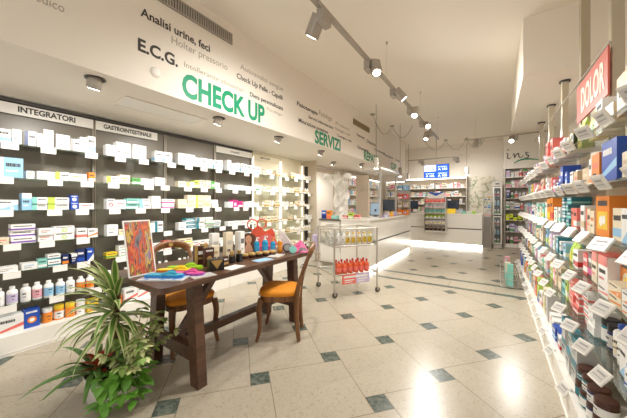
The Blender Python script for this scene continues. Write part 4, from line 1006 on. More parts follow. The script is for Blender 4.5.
for z in (.2, .42, .64):
    b = MB(); b.box(-.15, .15, -.07, .08, z-.01, z); b.build('shelf', CLEAR, t)
for q, z in enumerate((.9945, 1.1825, 1.4025, 1.6225)):
    for j in range(2): put(BX(.11, .13, ('orange', 'beige', 'coral', 'sky')[q], ('white', 'blue')[j], ('band', 'disc')[j]), (-2.075+.14*j, 7.19, z), -PI/2, f'{ORD[j]} on {["bottom", "second", "third", "top"][q]} tier of the slim counter rack', 'packs on the slim counter rack')
# shelving behind the side counter: along the long wall and on the end wall
def rear_unit(loc, rz, W, label, rows, loc_f, group, nm):
    t = thing('rear_shelving', label, 'shelving', loc, rz)
    b = MB(); b.box(0, W, .30, .32, 0, 2.1); b.build('back_panel', PALEB, t)
    for e in (0, W-.02):
        b = MB(); b.box(e, e+.02, 0, .30, 0, 2.1); b.build('upright', WHITE, t)
    b = MB(); b.box(.02, W-.02, .0, .3, 2.07, 2.1); b.build('top_board', WHITE, t)
    b = MB(); b.box(.03, W-.03, .0, .02, 2.055, 2.069); b.build('light_strip', LED, t)
    ca, sa = math.cos(rz), math.sin(rz)
    for k, z in enumerate(rows):
        b = MB(); b.box(.021, W-.021, .01, .299, z-.018, z); b.build('shelf', WHITE, t)
        x = .04; n = 0
        while True:
            spec = BX(random.choice((.09, .12, .14)), round(random.uniform(.08, .19), 2), random.choice(('white', 'white', 'white', 'cream', 'pink', 'sky')), random.choice(('orange', 'sky', 'coral', 'green', 'grey', 'blue')), random.choice(('band', 'plain', 'side', 'disc')))
            me, w, d, hh, look, *_ = design(spec)
            if x+w > W-.03: break
            lx, ly = x+w/2, .015+d/2
            wx, wy = loc[0]+lx*ca-ly*sa, loc[1]+lx*sa+ly*ca
            if in_frame(wx, wy, z+.05):
                put(spec, (wx, wy, z+.0005), rz-PI/2, f'{ORD[n]} from near end, {["lowest", "second", "third", "fourth", "top"][k]} board, {nm}', group); n += 1
            x += w+random.uniform(.004, .04)
rear_unit((-3.46, 6.9, 0), PI/2, 2.5, 'lit white shelving on the long wall behind the side counter', [.98, 1.26, 1.54, 1.82], 0, 'products behind the side counter', 'shelving behind side counter')
rear_unit((-3.40, 9.9, 0), 0, .70, 'narrow lit shelving on the end wall corner behind the side counter', [.98, 1.26, 1.54, 1.82], 0, 'products in the corner shelving', 'narrow corner shelving')

# ------------------------------------------------------------------ trestle table
t = thing('trestle_table', 'long dark walnut trestle table set with products in the shop middle', 'table', (-2.03, 1.64, 0))
b = MB(); r = .05
pts = []
for cx, cy, a0 in ((.37, .80, 0), (-.37, .80, 90), (-.37, -.80, 180), (.37, -.80, 270)):
    for q in range(5):
        a = R(a0+22.5*q); pts.append((cx+(-r if cx > 0 else r)+r*math.cos(a), cy+(-r if cy > 0 else r)+r*math.sin(a)))
b.prism(pts, .722, .76); tt = b.build('tabletop', WOOD, t)
for sy in (-1, 1):
    yb = -.50 if sy < 0 else .71
    for sx in (-1, 1):
        b = MB()
        x0, x1 = (sx*.30, sx*.24) if sy < 0 else (sx*.21, sx*.17)
        # splayed plank leg
        vs = [(x0-.047, yb-.035, 0), (x0+.047, yb-.035, 0), (x0+.047, yb+.035, 0), (x0-.047, yb+.035, 0), (x1-.047, yb-.035, .722), (x1+.047, yb-.035, .722), (x1+.047, yb+.035, .722), (x1-.047, yb+.035, .722)]
        b.add(vs, [(3, 2, 1, 0), (4, 5, 6, 7), (0, 1, 5, 4), (1, 2, 6, 5), (2, 3, 7, 6), (3, 0, 4, 7)])
        b.build('leg', WOOD, t)
    q = .245 if sy < 0 else .16; b = MB(); b.box(-q, q, yb-.025, yb+.025, .16, .25); b.build('crossbar', WOOD, t)
    b = MB(); b.box(-.22, .22, yb-.03, yb+.03, .66, .7215); b.build('top_bearer', WOOD, t)
b = MB(); b.box(-.065, -.005, -.475, .685, .17, .235); b.build('stretcher', WOOD, t)
for y0, y1 in ((-.47, -.12), (.68, .33)):
    b = MB(); b.tube([(0, y0, .26), (0, y1, .70)], .042, 4, flat=(1, .8)); b.build('diagonal_brace', WOOD, t)

# ------------------------------------------------------------------ chairs
def curve_pts(ctrl, n=6):
    P = []; m = len(ctrl)
    for i in range(m-1):
        p0, p1, p2, p3 = [Vector(ctrl[max(0, min(m-1, i+d))]) for d in (-1, 0, 1, 2)]
        for q in range(n):
            s = q/n; P.append(.5*((2*p1)+(p2-p0)*s+(2*p0-5*p1+4*p2-p3)*s*s+(3*p1-p0-3*p2+p3)*s**3))
    P.append(Vector(ctrl[-1])); return P
def seat_outline(k=1., n=28):
    out = []
    for i in range(n):
        a = 2*PI*i/n; c, s_ = math.cos(a), math.sin(a)
        x = .205*math.copysign(abs(c)**.6, c); y = .205*math.copysign(abs(s_)**.6, s_)
        x *= 1+.10*(y/.2); out.append((x*k, y*k))
    return out
def make_chair(label, loc, rz):
    t = thing('dining_chair', label, 'chair', loc, rz, 'orange-seated wooden chairs')
    so = seat_outline()
    b = MB(); b.prism(seat_outline(.98), .375, .425, smooth=True); b.build('seat_frame', CHAIRW, t)
    b = MB(); n = len(so); vs = []; rings = [(1.0, .426), (1.02, .445), (.99, .463), (.85, .476), (.5, .484), (.12, .487)]
    for k, z in rings: vs += [(x*k, y*k, z) for x, y in so]
    b.add(vs, [(i*n+j, i*n+(j+1) % n, i*n+n+(j+1) % n, i*n+n+j) for i in range(len(rings)-1) for j in range(n)], 0, True)
    b.add(vs[-n:], [tuple(range(n))]); b.add(vs[:n], [tuple(range(n-1, -1, -1))])
    b.build('seat_cushion', ORANGE, t)
    for sx in (-1, 1):
        b = MB(); P = curve_pts([(sx*.185, .165, .40), (sx*.195, .185, .30), (sx*.188, .175, .14), (sx*.20, .205, .012)])
        b.tube(P, [.030-.014*(i/(len(P)-1)) for i in range(len(P))], 8); b.build('leg', CHAIRW, t)
        b = MB(); P = curve_pts([(sx*.150, -.205, .01), (sx*.15, -.185, .2), (sx*.155, -.185, .40), (sx*.165, -.215, .55), (sx*.175, -.275, .72), (sx*.165, -.322, .825)])
        b.tube(P, [.019+.008*math.sin(PI*min(1, i/(len(P)-1)*1.4)) for i in range(len(P))], 8); b.build('rear_leg', CHAIRW, t)
    b = MB(); P = curve_pts([(-.17, -.31, .80), (-.12, -.335, .85), (0, -.35, .872), (.12, -.335, .85), (.17, -.31, .80)])
    b.tube(P, .030, 8, flat=(.5, 1.25)); b.build('top_rail', CHAIRW, t)
    b = MB(); P = curve_pts([(-.16, -.215, .58), (0, -.245, .60), (.16, -.215, .58)]); b.tube(P, .022, 8, flat=(.5, 1.1)); b.build('mid_rail', CHAIRW, t)
    b = MB(); b.lathe([(.02, 0), (.02, .006)], 12, 0, mat=Matrix.Translation((0, -.332, .868)) @ Matrix.Rotation(R(-90), 4, 'X') ); b.build('badge', PC['gold'], t)
    return t
make_chair('orange-seated wooden chair at the table end beside the trolley', (-1.745, 2.035, 0), R(120)).scale = (.93, .93, 1)
make_chair('orange-seated wooden chair tucked behind the table on the shelving side', (-2.352, 1.42, 0), R(-97))

# ------------------------------------------------------------------ things on the table
TZ = .7605
t = thing('picture_board', 'upright board with a red and orange abstract painting at the table end', 'picture', (-2.09, .94, TZ), R(5))
mt = Matrix.Rotation(R(-12), 4, 'Y')
b = MB(); b.box(-.008, .0, -.095, .095, 0.002, .40, 0, mt); b.build('frame', WHITEP, t)
PAINT = ramp_mat('painted_streaks', [(.28, (.04, .05, .07)), (.38, (.22, .20, .21)), (.44, (.50, .06, .04)), (.50, (.68, .18, .06)), (.545, (.10, .06, .07)), (.60, (.70, .45, .06)), (.66, (.30, .26, .28)), (.74, (.28, .06, .22))], (3, 26, 5.5), .45, 3., .25)
b = MB(); b.box(.0003, .002, -.086, .086, .012, .39, 0, mt); b.build('painting', PAINT, t)
b = MB(); b.add([(-.02, -.03, .06), (-.02, .03, .06), (-.14, .03, 0), (-.14, -.03, 0), (-.025, -.03, .06), (-.025, .03, .06), (-.148, .03, 0), (-.148, -.03, 0)], [(0, 1, 2, 3), (7, 6, 5, 4), (0, 4, 5, 1), (3, 2, 6, 7), (0, 3, 7, 4), (1, 5, 6, 2)]); b.build('rear_strut', WHITEP, t)
# magazines and leaflets
def leaflet(x, y, rz, w, h, n, mat, label, name='leaflet', z=TZ):
    t = thing(name, label, name, (x, y, z), rz)
    b = MB(); b.box(-w/2, w/2, -h/2, h/2, 0, n); b.build('pages', WHITEP, t)
    b = MB(); b.box(-w/2, w/2, -h/2, h/2, n+.0002, n+.0012); b.build('cover', mat, t)
    return t
leaflet(-1.88, .975, R(34), .30, .12, .006, ramp_mat('mag_print', [(.3, (.05, .20, .55)), (.5, (.75, .78, .80)), (.7, (.15, .35, .65))], (14, 14, 2), .3), 'blue and white magazine lying under the blue sandal', 'magazine')
leaflet(-1.73, 1.17, R(-10), .11, .16, .002, PC['silver'], 'pale leaflet lying before the brown boxes at the table edge')
leaflet(-1.66+.06, 1.44, R(8), .0 or .12, .16, .002, PC['white'], 'white leaflet at the table edge before the dark perfume bottles') if 0 else leaflet(-1.75, 1.46, R(8), .11, .16, .002, PC['white'], 'white leaflet at the table edge before the dark perfume bottles')
leaflet(-1.76, 1.80, R(-6), .11, .17, .002, PC['sky'], 'pale blue leaflet lying before the gold jars')
leaflet(-1.80, 2.03, R(20), .12, .17, .002, PC['silver'], 'pale leaflet lying before the blue bottles')
# sandals
def sandal(x, y, rz, sole, strap, label, z=TZ, tilt=0):
    t = thing('flip_flop', label, 'sandal', (x, y, z), rz, 'coloured sandals on the table')
    out = [(.0, -.13), (.028, -.125), (.036, -.09), (.033, -.02), (.042, .06), (.038, .11), (.015, .135), (-.015, .135), (-.035, .11), (-.040, .05), (-.034, -.02), (-.035, -.09), (-.026, -.125)]
    b = MB(); b.prism(out, 0, .016, smooth=False); b.build('sole', sole, t)
    b = MB(); b.prism([(px_*.9, py_*.95) for px_, py_ in out], .0162, .019); b.build('footbed', strap, t)
    for sx in (-1, 1):
        b = MB(); b.tube(curve_pts([(sx*.036, -.01, .014), (sx*.034, .025, .032), (sx*.014, .065, .034), (0, .085, .018)]), .007, 6, flat=(.45, 1.2)); b.build('strap', strap, t)
    t.rotation_euler = (tilt, 0, rz)
SB = {k: M('sandal_'+k, c, .4) for k, c in dict(blue=(.02, .22, .62), lime=(.35, .62, .02), pink=(.75, .10, .35), yellow=(.85, .62, .02), orange=(.85, .25, .03), cyan=(.05, .42, .60), purple=(.35, .08, .45), navy=(.02, .05, .15)).items()}
sandal(-1.90, .99, R(-58), SB['blue'], SB['cyan'], 'blue sandal lying on the magazine beside the painting', TZ+.0075)
sandal(-2.017, 1.13, R(-52), SB['orange'], SB['yellow'], 'yellow sandal with orange sole behind the pink one')
sandal(-1.855, 1.12, R(-60), SB['purple'], SB['pink'], 'pink sandal with purple sole behind the blue one', TZ+.0005)
sandal(-2.045, 1.225, R(-50), SB['lime'], SB['lime'], 'lime green sandal lying before the brown boxes')
# boxes and cosmetics
def tbox(x, y, w, d, h, base, acc, st, label, rz=0, acc2='gold'):
    me, *_ , look, name, cat = design(('c', w, d, h, base, acc, st, acc2))
    o = bpy.data.objects.new('cosmetic_box', me); COL.objects.link(o); o.location = (x, y, TZ); o.rotation_euler = (0, 0, rz)
    return tag(o, label, 'box', 'cosmetic boxes on the table')
tbox(-2.09, 1.375, .075, .05, .155, 'brown', 'gold', 'side', 'tall dark brown box with gold edge behind the pyramid pack', R(-20))
tbox(-1.97, 1.385, .075, .05, .15, 'brown', 'gold', 'disc', 'tall dark brown box with gold disc behind the pyramid pack', R(-15))
tbox(-2.14, 1.46, .05, .04, .16, 'gold', 'cream', 'plain', 'slim gold box between brown and cream boxes')
tbox(-2.02, 1.475, .07, .05, .15, 'cream', 'gold', 'plain', 'cream box behind the pyramid pack')
tbox(-2.12, 1.55, .075, .05, .245, 'white', 'silver', 'plain', 'tall white box, first of three behind the dark perfume bottles')
tbox(-2.06, 1.655, .075, .05, .25, 'cream', 'silver', 'plain', 'tall off-white box, second of three behind the dark perfume bottles')
tbox(-2.02, 1.76, .075, .05, .25, 'white', 'silver', 'side', 'tall white box, third of three behind the dark perfume bottles')
tbox(-1.88, 1.46, .07, .05, .075, 'brown', 'gold', 'band', 'low brown box beside the pyramid pack')
# pyramid pack
b = MB(); q = .055
b.add([(-.03, -q, 0), (.03, -q, 0), (.03, q, 0), (-.03, q, 0), (-.03, -q, .085), (.03, -q, .085), (.03, q, .085), (-.03, q, .085)], [(3, 2, 1, 0), (4, 5, 6, 7), (0, 1, 5, 4), (1, 2, 6, 5), (2, 3, 7, 6), (3, 0, 4, 7)], 0)
b.add([(.0306, -q*.85, .08), (.0306, q*.85, .08), (.0306, 0, .012)], [(2, 1, 0)], 1)
tag(b.build('gift_box', [PC['black'], PC['gold']], None, (-1.80, 1.33, TZ), (0, 0, R(-18))), 'small black box with a gold triangle at the table edge', 'box')
# dark perfume bottles
for j, (x, y, h) in enumerate([(-1.90, 1.57, .085), (-1.89, 1.64, .10), (-1.95, 1.61, .09)]):
    t = thing('perfume_bottle', ['short black perfume bottle before the tall white boxes', 'tallest black perfume bottle before the tall white boxes', 'black perfume bottle standing behind the other two'][j], 'perfume bottle', (x, y, TZ), .2*j, 'black perfume bottles')
    b = MB(); b.box(-.022, .022, -.022, .022, 0, h*.68, ch=.006); b.build('flask', PC['black'], t)
    b = MB(); b.lathe([(.012, h*.68), (.012, h*.75), (.018, h*.76), (.018, h)], 12, 0); b.build('cap', PC['gold'], t)
# gold compacts row
for j in range(5):
    t = thing('cosmetic_jar', f'low dark jar with gold lid, {ORD[j]} of five before the face card', 'jar', (-1.955+.022*j, 1.76+.072*j, TZ), 0, 'gold lidded jars')
    b = MB(); b.lathe([(.030, 0), (.033, .006), (.033, .026)], 18, 0); b.build('jar_body', PC['brown'], t)
    b = MB(); b.lathe([(.034, .0262), (.034, .042), (.030, .046)], 18, 0); b.build('lid', PC['gold'], t)
# face card (cut-out of a woman with long brown hair)
t = thing('face_display_card', 'arched counter card showing a woman with long brown hair', 'display card', (-2.16, 2.0, TZ), R(-42))
b = MB(); w, h = .075, .20
P = [(-w, 0), (w, 0)]+[(w*math.cos(a), h*.72+h*.30*math.sin(a)) for a in [PI*q/12 for q in range(13)]]
mt = Matrix.Rotation(R(90), 4, 'Z') @ Matrix.Rotation(R(90), 4, 'X')
b.prism(P, -.003, .0, 0, mt); cd = b.build('card_panel', M('hair_brown_print', (.13, .05, .025), .5), t)
def flat(pts, dep, name, mat):
    b = MB(); b.add([(dep, y, z) for y, z in pts], [tuple(range(len(pts)))]); b.build(name, mat, cd)
ell = lambda cy, cz, ry, rz, n=18: [(cy+ry*math.cos(2*PI*k/n), cz+rz*math.sin(2*PI*k/n)) for k in range(n)]
SKIN = M('printed_skin', (.72, .40, .25), .5)
flat(ell(.0, .135, .032, .045), .001, 'printed_face', SKIN); flat([(-.055, 0.002), (.055, .002), (.03, .07), (.014, .095), (-.014, .095), (-.03, .07)], .0006, 'printed_neck', SKIN)
flat(ell(-.012, .142, .006, .003), .0015, 'printed_eye', INK); flat(ell(.012, .142, .006, .003), .0015, 'printed_eye', INK); flat(ell(0, .113, .010, .004), .0015, 'printed_mouth', PC['red'])
b = MB(); b.add([(-.003, -.02, .08), (-.003, .02, .08), (-.06, .02, 0), (-.06, -.02, 0)], [(0, 1, 2, 3)]); b.build('rear_strut', WHITEP, t)
# spray bottles
def spray(x, y, r, h, col, capc, label, lotion=False):
    t = thing('spray_bottle', label, 'bottle', (x, y, TZ), 0, 'sun care bottles on the table')
    b = MB(); b.lathe([(r*.92, 0), (r, .006), (r, h*.62), (r*.7, h*.70), (r*.42, h*.74)], 16, 0); b.build('bottle_body', M('plastic_'+col[0], col[1], .25), t)
    b = MB(); b.lathe([(r*.5, h*.742), (r*.5, h*.80), (r*.25, h*.82), (r*.25, h*.90)], 12, 0); b.box(-.006, r*1.1, -.006, .006, h*.90, h*.97, 0); b.build('pump', PC[capc], t)
    b = MB(); b.lathe([(r*1.01, h*.16), (r*1.01, h*.48)], 16, 0, caps=False); b.build('label', M('plastic_lab_'+col[0], tuple(min(1, v*1.3+.05) for v in col[1]), .4), t)
CB = ('cyan', (.0, .27, .52))
spray(-2.06, 2.02, .028, .17, CB, 'white', 'blue bottle beside the face card')
spray(-2.01, 2.09, .032, .18, CB, 'white', 'widest blue bottle, second from the face card')
spray(-1.955, 2.15, .026, .16, CB, 'orange', 'blue bottle beside the amber one')
spray(-1.90, 2.20, .026, .165, ('amber', (.60, .22, .01)), 'white', 'amber bottle at the end of the blue ones')
# round tins
b = MB(); mt = Matrix.Translation((0, 0, .045)) @ Matrix.Rotation(R(80), 4, 'Y'); b.lathe([(.045, -.012), (.045, .012)], 20, 0, mat=mt); b.lathe([(.036, .0125), (.034, .014)], 18, 1, mat=mt)
tag(b.build('round_compact', [PC['black'], PC['grey']], None, (-1.845, 2.25, TZ), (0, 0, R(-40))), 'round black compact standing on edge beside the amber bottle', 'compact')
b = MB(); b.lathe([(.038, -.012), (.038, .012)], 20, 0, mat=Matrix.Translation((0, 0, .038)) @ Matrix.Rotation(R(80), 4, 'Y'))
tag(b.build('round_compact', [PC['aqua']], None, (-1.745, 2.225, TZ), (0, 0, R(-40))), 'round turquoise compact leaning beside the black one', 'compact')
# red display stand with loops
t = thing('red_display_stand', 'red cardboard display with ring loops behind the blue bottles', 'display stand', (-2.16, 2.22, TZ), R(-35))
RED = M('display_red', (.68, .10, .05), .45); PINKM = M('display_pink', (.70, .12, .22), .45)
b = MB(); b.box(-.004, .004, -.15, .13, 0, .17); b.prism([(-.15, .17), (.13, .17), (.10, .24), (.02, .20), (-.05, .27), (-.12, .22)], -.004, .004, 0, Matrix.Rotation(R(90), 4, 'Z') @ Matrix.Rotation(R(90), 4, 'X')); b.build('back_card', RED, t)
for j, (y, z, r) in enumerate(((-.12, .285, .055), (-.02, .29, .05))):
    b = MB(); b.tube([(0.0, y+r*math.cos(2*PI*k/20), z+r*math.sin(2*PI*k/20)) for k in range(21)], .008, 6); b.build('ring_loop', RED, t)
b = MB(); b.box(.004, .09, -.14, .12, 0, .05); b.build('tray', PINKM, t)
b = MB(); b.prism([(-.14, .0), (.14, .0), (.10, .09), (.02, .13), (-.06, .10)], .0, .008, 0, Matrix.Translation((.02, .02, .05)) @ Matrix.Rotation(R(78), 4, 'Z') @ Matrix.Rotation(R(90), 4, 'X')); b.build('printed_flap', PC['coral'], t)
# pink scarf/bag at the table end
b = MB(); rn = random.Random(3); n, m = 12, 12; vs = []
for i in range(n+1):
    for j in range(m+1):
        u_, v_ = i/n-.5, j/m-.5; rr = math.hypot(u_, v_)*2
        vs.append((u_*.19, v_*.17, max(0.001, .10*(1-rr**1.6)+.018*math.sin(9*u_+4*v_)*(1-rr*.6)+.012*math.cos(14*v_))))
b.add(vs, [(i*(m+1)+j, i*(m+1)+j+1, (i+1)*(m+1)+j+1, (i+1)*(m+1)+j) for i in range(n) for j in range(m)], 0, True)
tag(b.build('folded_scarf', ramp_mat('scarf_print', [(.3, (.55, .02, .18)), (.5, (.75, .12, .30)), (.62, (.10, .07, .08)), (.75, (.70, .55, .45))], (12, 12, 12), .6, 2), None, (-1.77, 2.37, TZ), (0, 0, .5)), 'crumpled magenta and black scarf at the table end', 'scarf')
t = thing('presentation_board', 'slanted white card leaning over the magenta scarf at the table end', 'card', (-2.10, 2.415, TZ), R(3))
b = MB(); b.add([(0, 0, .0), (.22, 0, .03), (.06, .0, .19), (0, .0, .21), (0, .004, .0), (.22, .004, .03), (.06, .004, .19), (0, .004, .21)], [(0, 1, 2, 3), (7, 6, 5, 4), (0, 4, 5, 1), (1, 5, 6, 2), (2, 6, 7, 3), (3, 7, 4, 0)]); b.build('card_panel', WHITEP, t)
b = MB(); b.box(0, .10, .0045, .018, 0, .006); b.build('foot', WHITEP, t)

# ------------------------------------------------------------------ metal trolley
t = thing('metal_trolley', 'chrome wheeled trolley with an acrylic bin beside the counter', 'trolley', (-1.81, 3.21, 0), R(-33.7))
# local: X towards inner side negative, Y along; A at origin, B at (0,.69), C at (-.55,0)
LX, LYt = -.55, .69
for x, y in ((0, 0), (0, LYt), (LX, 0), (LX, LYt)):
    b = MB(); b.tube([(x, y, .115), (x, y, .935)], .013, 8); b.build('post', STEEL, t)
    b = MB(); b.lathe([(.009, 0), (.009, .04)], 8, 0, (x, y, .078)); b.box(x-.02, x+.02, y-.014, y+.014, .07, .08); b.box(x-.02, x-.016, y-.012, y+.016, .03, .07); b.box(x+.016, x+.02, y-.012, y+.016, .03, .07)
    cs = b.build('caster', FIXT, t)
    b = MB(); b.lathe([(.036, -.011), (.038, -.008), (.038, .008), (.036, .011)], 18, 0, mat=Matrix.Translation((x, y+.006, .038)) @ Matrix.Rotation(R(90), 4, 'Y')); b.build('wheel', DGREY, cs)
for z, rr, nm in ((.69, .012, 'upper_rail'), (.30, .010, 'lower_rail'), (.925, .010, 'top_rail')):
    b = MB()
    prs = (((0, 0), (0, LYt)), ((LX, 0), (LX, LYt)), ((0, 0), (LX, 0)), ((0, LYt), (LX, LYt)))
    for p, q in prs: b.tube([(*p, z), (*q, z)], rr, 8)
    b.build(nm, STEEL, t)
b = MB(); b.box(LX+.014, -.014, .014, LYt-.014, .695, .703); b.build('tray_shelf', CLEAR, t)
bn = thing('acrylic_bin', None, None, (0, 0, 0)); 
bpy.data.objects.remove(bn)
b = MB(); b.box(LX+.018, -.018, .016, .022, .704, .90); b.box(LX+.018, -.018, LYt-.022, LYt-.016, .704, .90); b.box(-.022, -.018, .022, LYt-.022, .704, .90); b.box(LX+.018, LX+.022, .022, LYt-.022, .704, .90); b.build('bin_wall', CLEAR, t)
b = MB(); b.box(LX+.012, -.012, .012, LYt-.012, .298, .304); b.build('lower_shelf', CLEAR, t)
TA = R(-33.7)
def tw(lx, ly): return (-1.81+lx*math.cos(TA)-ly*math.sin(TA), 3.21+lx*math.sin(TA)+ly*math.cos(TA))
n = 0
for i in range(7):
    for j in range(3):
        lx, ly = -.07-.15*j, .06+.092*i
        yel = j == 0 and i >= 2
        x, y = tw(lx, ly)
        spec = ('b', .028, .155, 'yellow' if yel else 'white', 'yellow' if yel else 'silver', 'white') if not yel else ('b', .030, .165, 'white', 'yellow', 'yellow')
        o = put(spec, (x, y, .7035), TA, '', 'bottles in the trolley bin')
        o['label'] = (('white bottle with yellow cap' if yel else 'clear white bottle with silver cap')+f', {ORD[i]} from near side, {["aisle row", "middle row", "wall row"][j]} of trolley bin')
RB = M('red_bag', (.68, .10, .02), .35)
_designs[('redpack',)] = None
b = MB(); b.lathe([(.034, 0), (.036, .01), (.036, .10), (.026, .125), (.012, .135), (.012, .15)], 14, 0); b.lathe([(.015, .1505), (.015, .175), (.012, .178)], 12, 1); b.lathe([(.0365, .03), (.0365, .085)], 14, 2, caps=False)
me = b.mesh('drink_bottle', [RB, PC['red'], PC['coral']])
for j in range(2):
    for i in range(6):
        x, y = tw(-.06-.09*j, .10+.09*i)
        o = bpy.data.objects.new('drink_bottle', me); COL.objects.link(o); o.location = (x, y, .3045)
        tag(o, f'orange-red bottle, {ORD[i]} from near side, {["aisle row", "inner row"][j]} of trolley lower shelf', 'bottle', 'orange-red bottles on the trolley')
t2 = thing('promotion_sign', 'pink and grey paper sign hanging from the trolley lower rail', 'sign', (*tw(.013, .33), .17), TA)
b = MB(); b.box(0, .002, -.22, .0, 0, .13, 0); b.box(0, .002, .0, .22, 0, .13, 1); b.box(.0022, .0026, -.18, -.03, .045, .06, 2); b.box(.0022, .0026, -.18, -.06, .02, .03, 2); b.box(.0022, .0026, .03, .18, .05, .065, 2); b.box(.0022, .0026, .03, .14, .02, .035, 2); b.box(.0022, .0026, -.19, .19, .085, .11, 2)
b.build('sign_panel', [PC['coral'], PC['lilac'], PC['white']], t2)
b = MB(); b.tube([(.001, -.15, .128), (.001, -.15, .150)], .002, 5); b.tube([(.001, .15, .128), (.001, .15, .150)], .002, 5); b.build('hook', STEEL, t2)
# lilac gift bag hanging from trolley side
t2 = thing('gift_bag', 'lilac paper bag hanging from the trolley post behind the chair', 'bag', (*tw(-.70, .02), .56), TA)
b = MB(); b.prism([(-.06, -.03), (.06, -.03), (.06, .03), (-.06, .03)], 0, .22); b.build('bag_body', PC['lilac'], t2)
b = MB(); b.tube(curve_pts([(-.03, 0, .22), (-.02, 0, .30), (.02, 0, .30), (.03, 0, .22)]), .003, 5); b.tube([(.0, 0, .305), (.125, 0, .36)], .003, 5); b.build('handle', PC['lilac'], t2)

# ------------------------------------------------------------------ plants in the white planter
PX, PY = -2.10, .76
t = thing('planter', 'low white oval planter on the floor at the table end', 'planter', (PX, PY, 0), R(20))
def oval(mb, prof, rx=1., ry=.72, n=28):
    vs = []
    for r, z in prof: vs += [(r*rx*math.cos(2*PI*k/n), r*ry*math.sin(2*PI*k/n), z) for k in range(n)]
    mb.add(vs, [(i*n+k, i*n+(k+1) % n, i*n+n+(k+1) % n, i*n+n+k) for i in range(len(prof)-1) for k in range(n)], 0, True)
    mb.add(vs[:n], [tuple(range(n-1, -1, -1))])
    return vs[-n:]
b = MB(); oval(b, [(.14, 0), (.165, .01), (.185, .15), (.19, .17), (.178, .17), (.17, .13)]); b.build('pot_wall', M('planter_white', (.72, .69, .62), .35), t)
b = MB(); n = 28; b.add([(.17*math.cos(2*PI*k/n), .122*math.sin(2*PI*k/n), .135) for k in range(n)], [tuple(range(n))]); b.build('soil', M('soil', (.06, .035, .02), .95, noise=.4, nscale=60), t)
LG = M('leaf_dark_green', (.13, .27, .05), .4, noise=.25, nscale=14); LC = M('leaf_cream_edge', (.60, .63, .30), .45)
LB = M('leaf_bromeliad', (.11, .24, .05), .35, noise=.25, nscale=12); LR = M('leaf_red', (.50, .07, .02), .45)
LP = M('leaf_pothos', (.15, .38, .045), .35, noise=.35, nscale=20); LF = M('leaf_ficus', (.26, .42, .10), .45, noise=.2, nscale=25); STM = M('stem_brown', (.16, .09, .04), .7)
rp = random.Random(11)
def strap(b, base, az, L_, w, up, droop, edge=.35, n=9, keep=None):
    """long arching leaf: green centre, pale margins (material 1)"""
    vs = []; x = y = 0.; p = Vector(base); el = up
    for i in range(n+1):
        s = i/n; ww = w*(.55+.9*s if s < .4 else .91*(1-((s-.4)/.6)**1.7)+.02)
        d = Vector((math.cos(az)*math.cos(el), math.sin(az)*math.cos(el), math.sin(el)))
        sd = Vector((-math.sin(az), math.cos(az), 0)); nn = sd.cross(d)
        for e, lift in ((-1, .25), (-edge, 0), (edge, 0), (1, .25)): vs.append(p+sd*(ww*e)-nn*(-ww*lift))
        p = p+d*(L_/n); el -= droop/n*(.5+s)
        if p.z < .012: p.z = .012
    if keep and not all(keep(v) for v in vs): return
    for i in range(n):
        for k in range(3): b.add([vs[i*4+k], vs[i*4+k+1], vs[i*4+k+5], vs[i*4+k+4]], [(0, 1, 2, 3)], 0 if k == 1 else 1, True)
def blade(b, base, d, L_, w, mi=0, fold=.3, heart=False):
    d = Vector(d).normalized(); sd = d.cross(Vector((0, 0, 1)))
    sd = sd.normalized() if sd.length > .01 else Vector((1, 0, 0)); nn = sd.cross(d).normalized(); base = Vector(base)
    pf = [(-.08, .35), (.08, .85), (.3, 1.), (.6, .75), (.85, .33), (1., .0)] if heart else [(0, .05), (.2, .7), (.45, 1.), (.75, .65), (1., 0)]
    c = [base+d*(L_*s)-nn*(L_*.25*s*s) for s, _ in pf]
    l = [c[i]-sd*(w*k)+nn*(w*fold*k) for i, (s, k) in enumerate(pf)]; r = [c[i]+sd*(w*k)+nn*(w*fold*k) for i, (s, k) in enumerate(pf)]
    m = len(pf)
    b.add(l+c+r, [(i, m+i, m+i+1, i+1) for i in range(m-1)]+[(m+i, 2*m+i, 2*m+i+1, m+i+1) for i in range(m-1)], mi, True)
# dracaena
t = thing('dracaena_plant', 'tall variegated dracaena with arching striped leaves in the white planter', 'plant', (PX-.05, PY+.03, .136))
b = MB(); b.tube([(0, 0, 0), (.01, 0, .2), (0, .01, .40), (.01, .01, .52)], [.020, .017, .016, .012], 8); b.build('stem', STM, t)
b = MB()
for i in range(84):
    s = i/84; az = i*2.4; strap(b, (.006*math.cos(az), .006*math.sin(az), .30+.24*s), az, rp.uniform(.27, .40), rp.uniform(.019, .026), R(-12+88*s+rp.uniform(-8, 8)), R(rp.uniform(75, 120)*(1-.35*s)), .5, keep=lambda v: v.y+PY+.03 < (.80 if v.z+.136 > .66 else 1.05))
b.build('foliage', [LG, LC], t)
# bromeliad
t = thing('bromeliad_plant', 'bromeliad with long green leaves and red centre at the planter edge', 'plant', (PX-.10, PY-.06, .140))
b = MB()
for i in range(26):
    az = i*2.4+.3; strap(b, (.01*math.cos(az), .01*math.sin(az), .02), az, rp.uniform(.24, .38), rp.uniform(.018, .026), R(rp.uniform(15, 60)), R(rp.uniform(70, 115)), .75)
b.build('foliage', [LB, LB], t)
b = MB()
for i in range(16):
    az = i*2.4; blade(b, (.05+.015*math.cos(az), .0+.015*math.sin(az), .05+.004*i), (math.cos(az), math.sin(az), .5+.06*i), .09, .018)
b.build('red_bracts', LR, t)
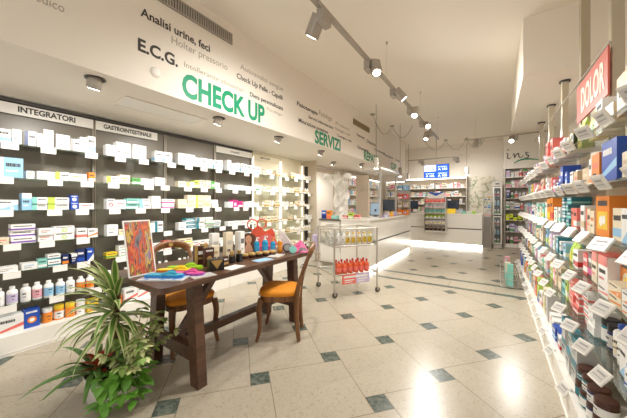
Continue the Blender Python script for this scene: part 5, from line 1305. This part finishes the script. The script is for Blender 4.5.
# pothos
t = thing('pothos_plant', 'trailing pothos with heart-shaped bright green leaves spilling from the planter', 'plant', (PX+.13, PY-.0, .136))
b = MB()
for i in range(95):
    az = rp.uniform(-2.0, 1.6); rr = rp.uniform(.0, .16); z = rp.uniform(-.10, .09) if rr > .09 else rp.uniform(0, .10)
    p = (rr*math.cos(az), rr*math.sin(az), max(z, -.115)); blade(b, p, (math.cos(az+rp.uniform(-1, 1)), math.sin(az+rp.uniform(-1, 1)), rp.uniform(-.9, .5)), rp.uniform(.045, .075), rp.uniform(.02, .03), 0, .15, True)
b.build('foliage', LP, t)
b = MB()
for i in range(7):
    az = -1.6+.5*i; b.tube(curve_pts([(0, 0, 0), (.06*math.cos(az), .06*math.sin(az), .05), (.13*math.cos(az), .13*math.sin(az), -.04)]), .003, 5)
b.build('stem', LP, t)
# ficus
t = thing('ficus_plant', 'small-leaved variegated ficus leaning towards the table leg', 'plant', (PX+.03, PY+.085, .136))
bs = MB(); bl = MB()
for i in range(22):
    az = rp.uniform(-1.1, 1.2); L_ = rp.uniform(.32, .54); el = rp.uniform(.6, 1.4); P = []
    for j in range(7):
        s = j/6; P.append((L_*s*math.cos(el)*math.cos(az), L_*s*math.cos(el)*math.sin(az), L_*s*math.sin(el)-.06*s*s))
    bs.tube(P, [.005-.0035*j/6 for j in range(7)], 5)
    for j in range(1, 7):
        for q in range(4):
            a2 = az+rp.uniform(-1.5, 1.5)
            blade(bl, P[j], (math.cos(a2), math.sin(a2), rp.uniform(-.5, .4)), rp.uniform(.04, .06), rp.uniform(.011, .017), 0 if rp.random() < .5 else 1, .2)
bs.build('stem', STM, t); bl.build('foliage', [LF, LC], t)

# ------------------------------------------------------------------ light
# warm-white world fill, added to brighten the room; enters where the near wall is omitted
w = bpy.data.worlds.new('world'); SC.world = w; w.use_nodes = True
bg = w.node_tree.nodes['Background']; bg.inputs['Color'].default_value = (1, .98, .95, 1); bg.inputs['Strength'].default_value = .85
SC.view_settings.view_transform = 'Standard'; SC.view_settings.look = 'None'; SC.view_settings.exposure = .40; SC.view_settings.gamma = 1
SC.view_settings.use_curve_mapping = False
SC.cycles.use_denoising = True
SC.cycles.max_bounces = 12; SC.cycles.diffuse_bounces = 8; SC.cycles.transparent_max_bounces = 16; SC.cycles.sample_clamp_indirect = 4
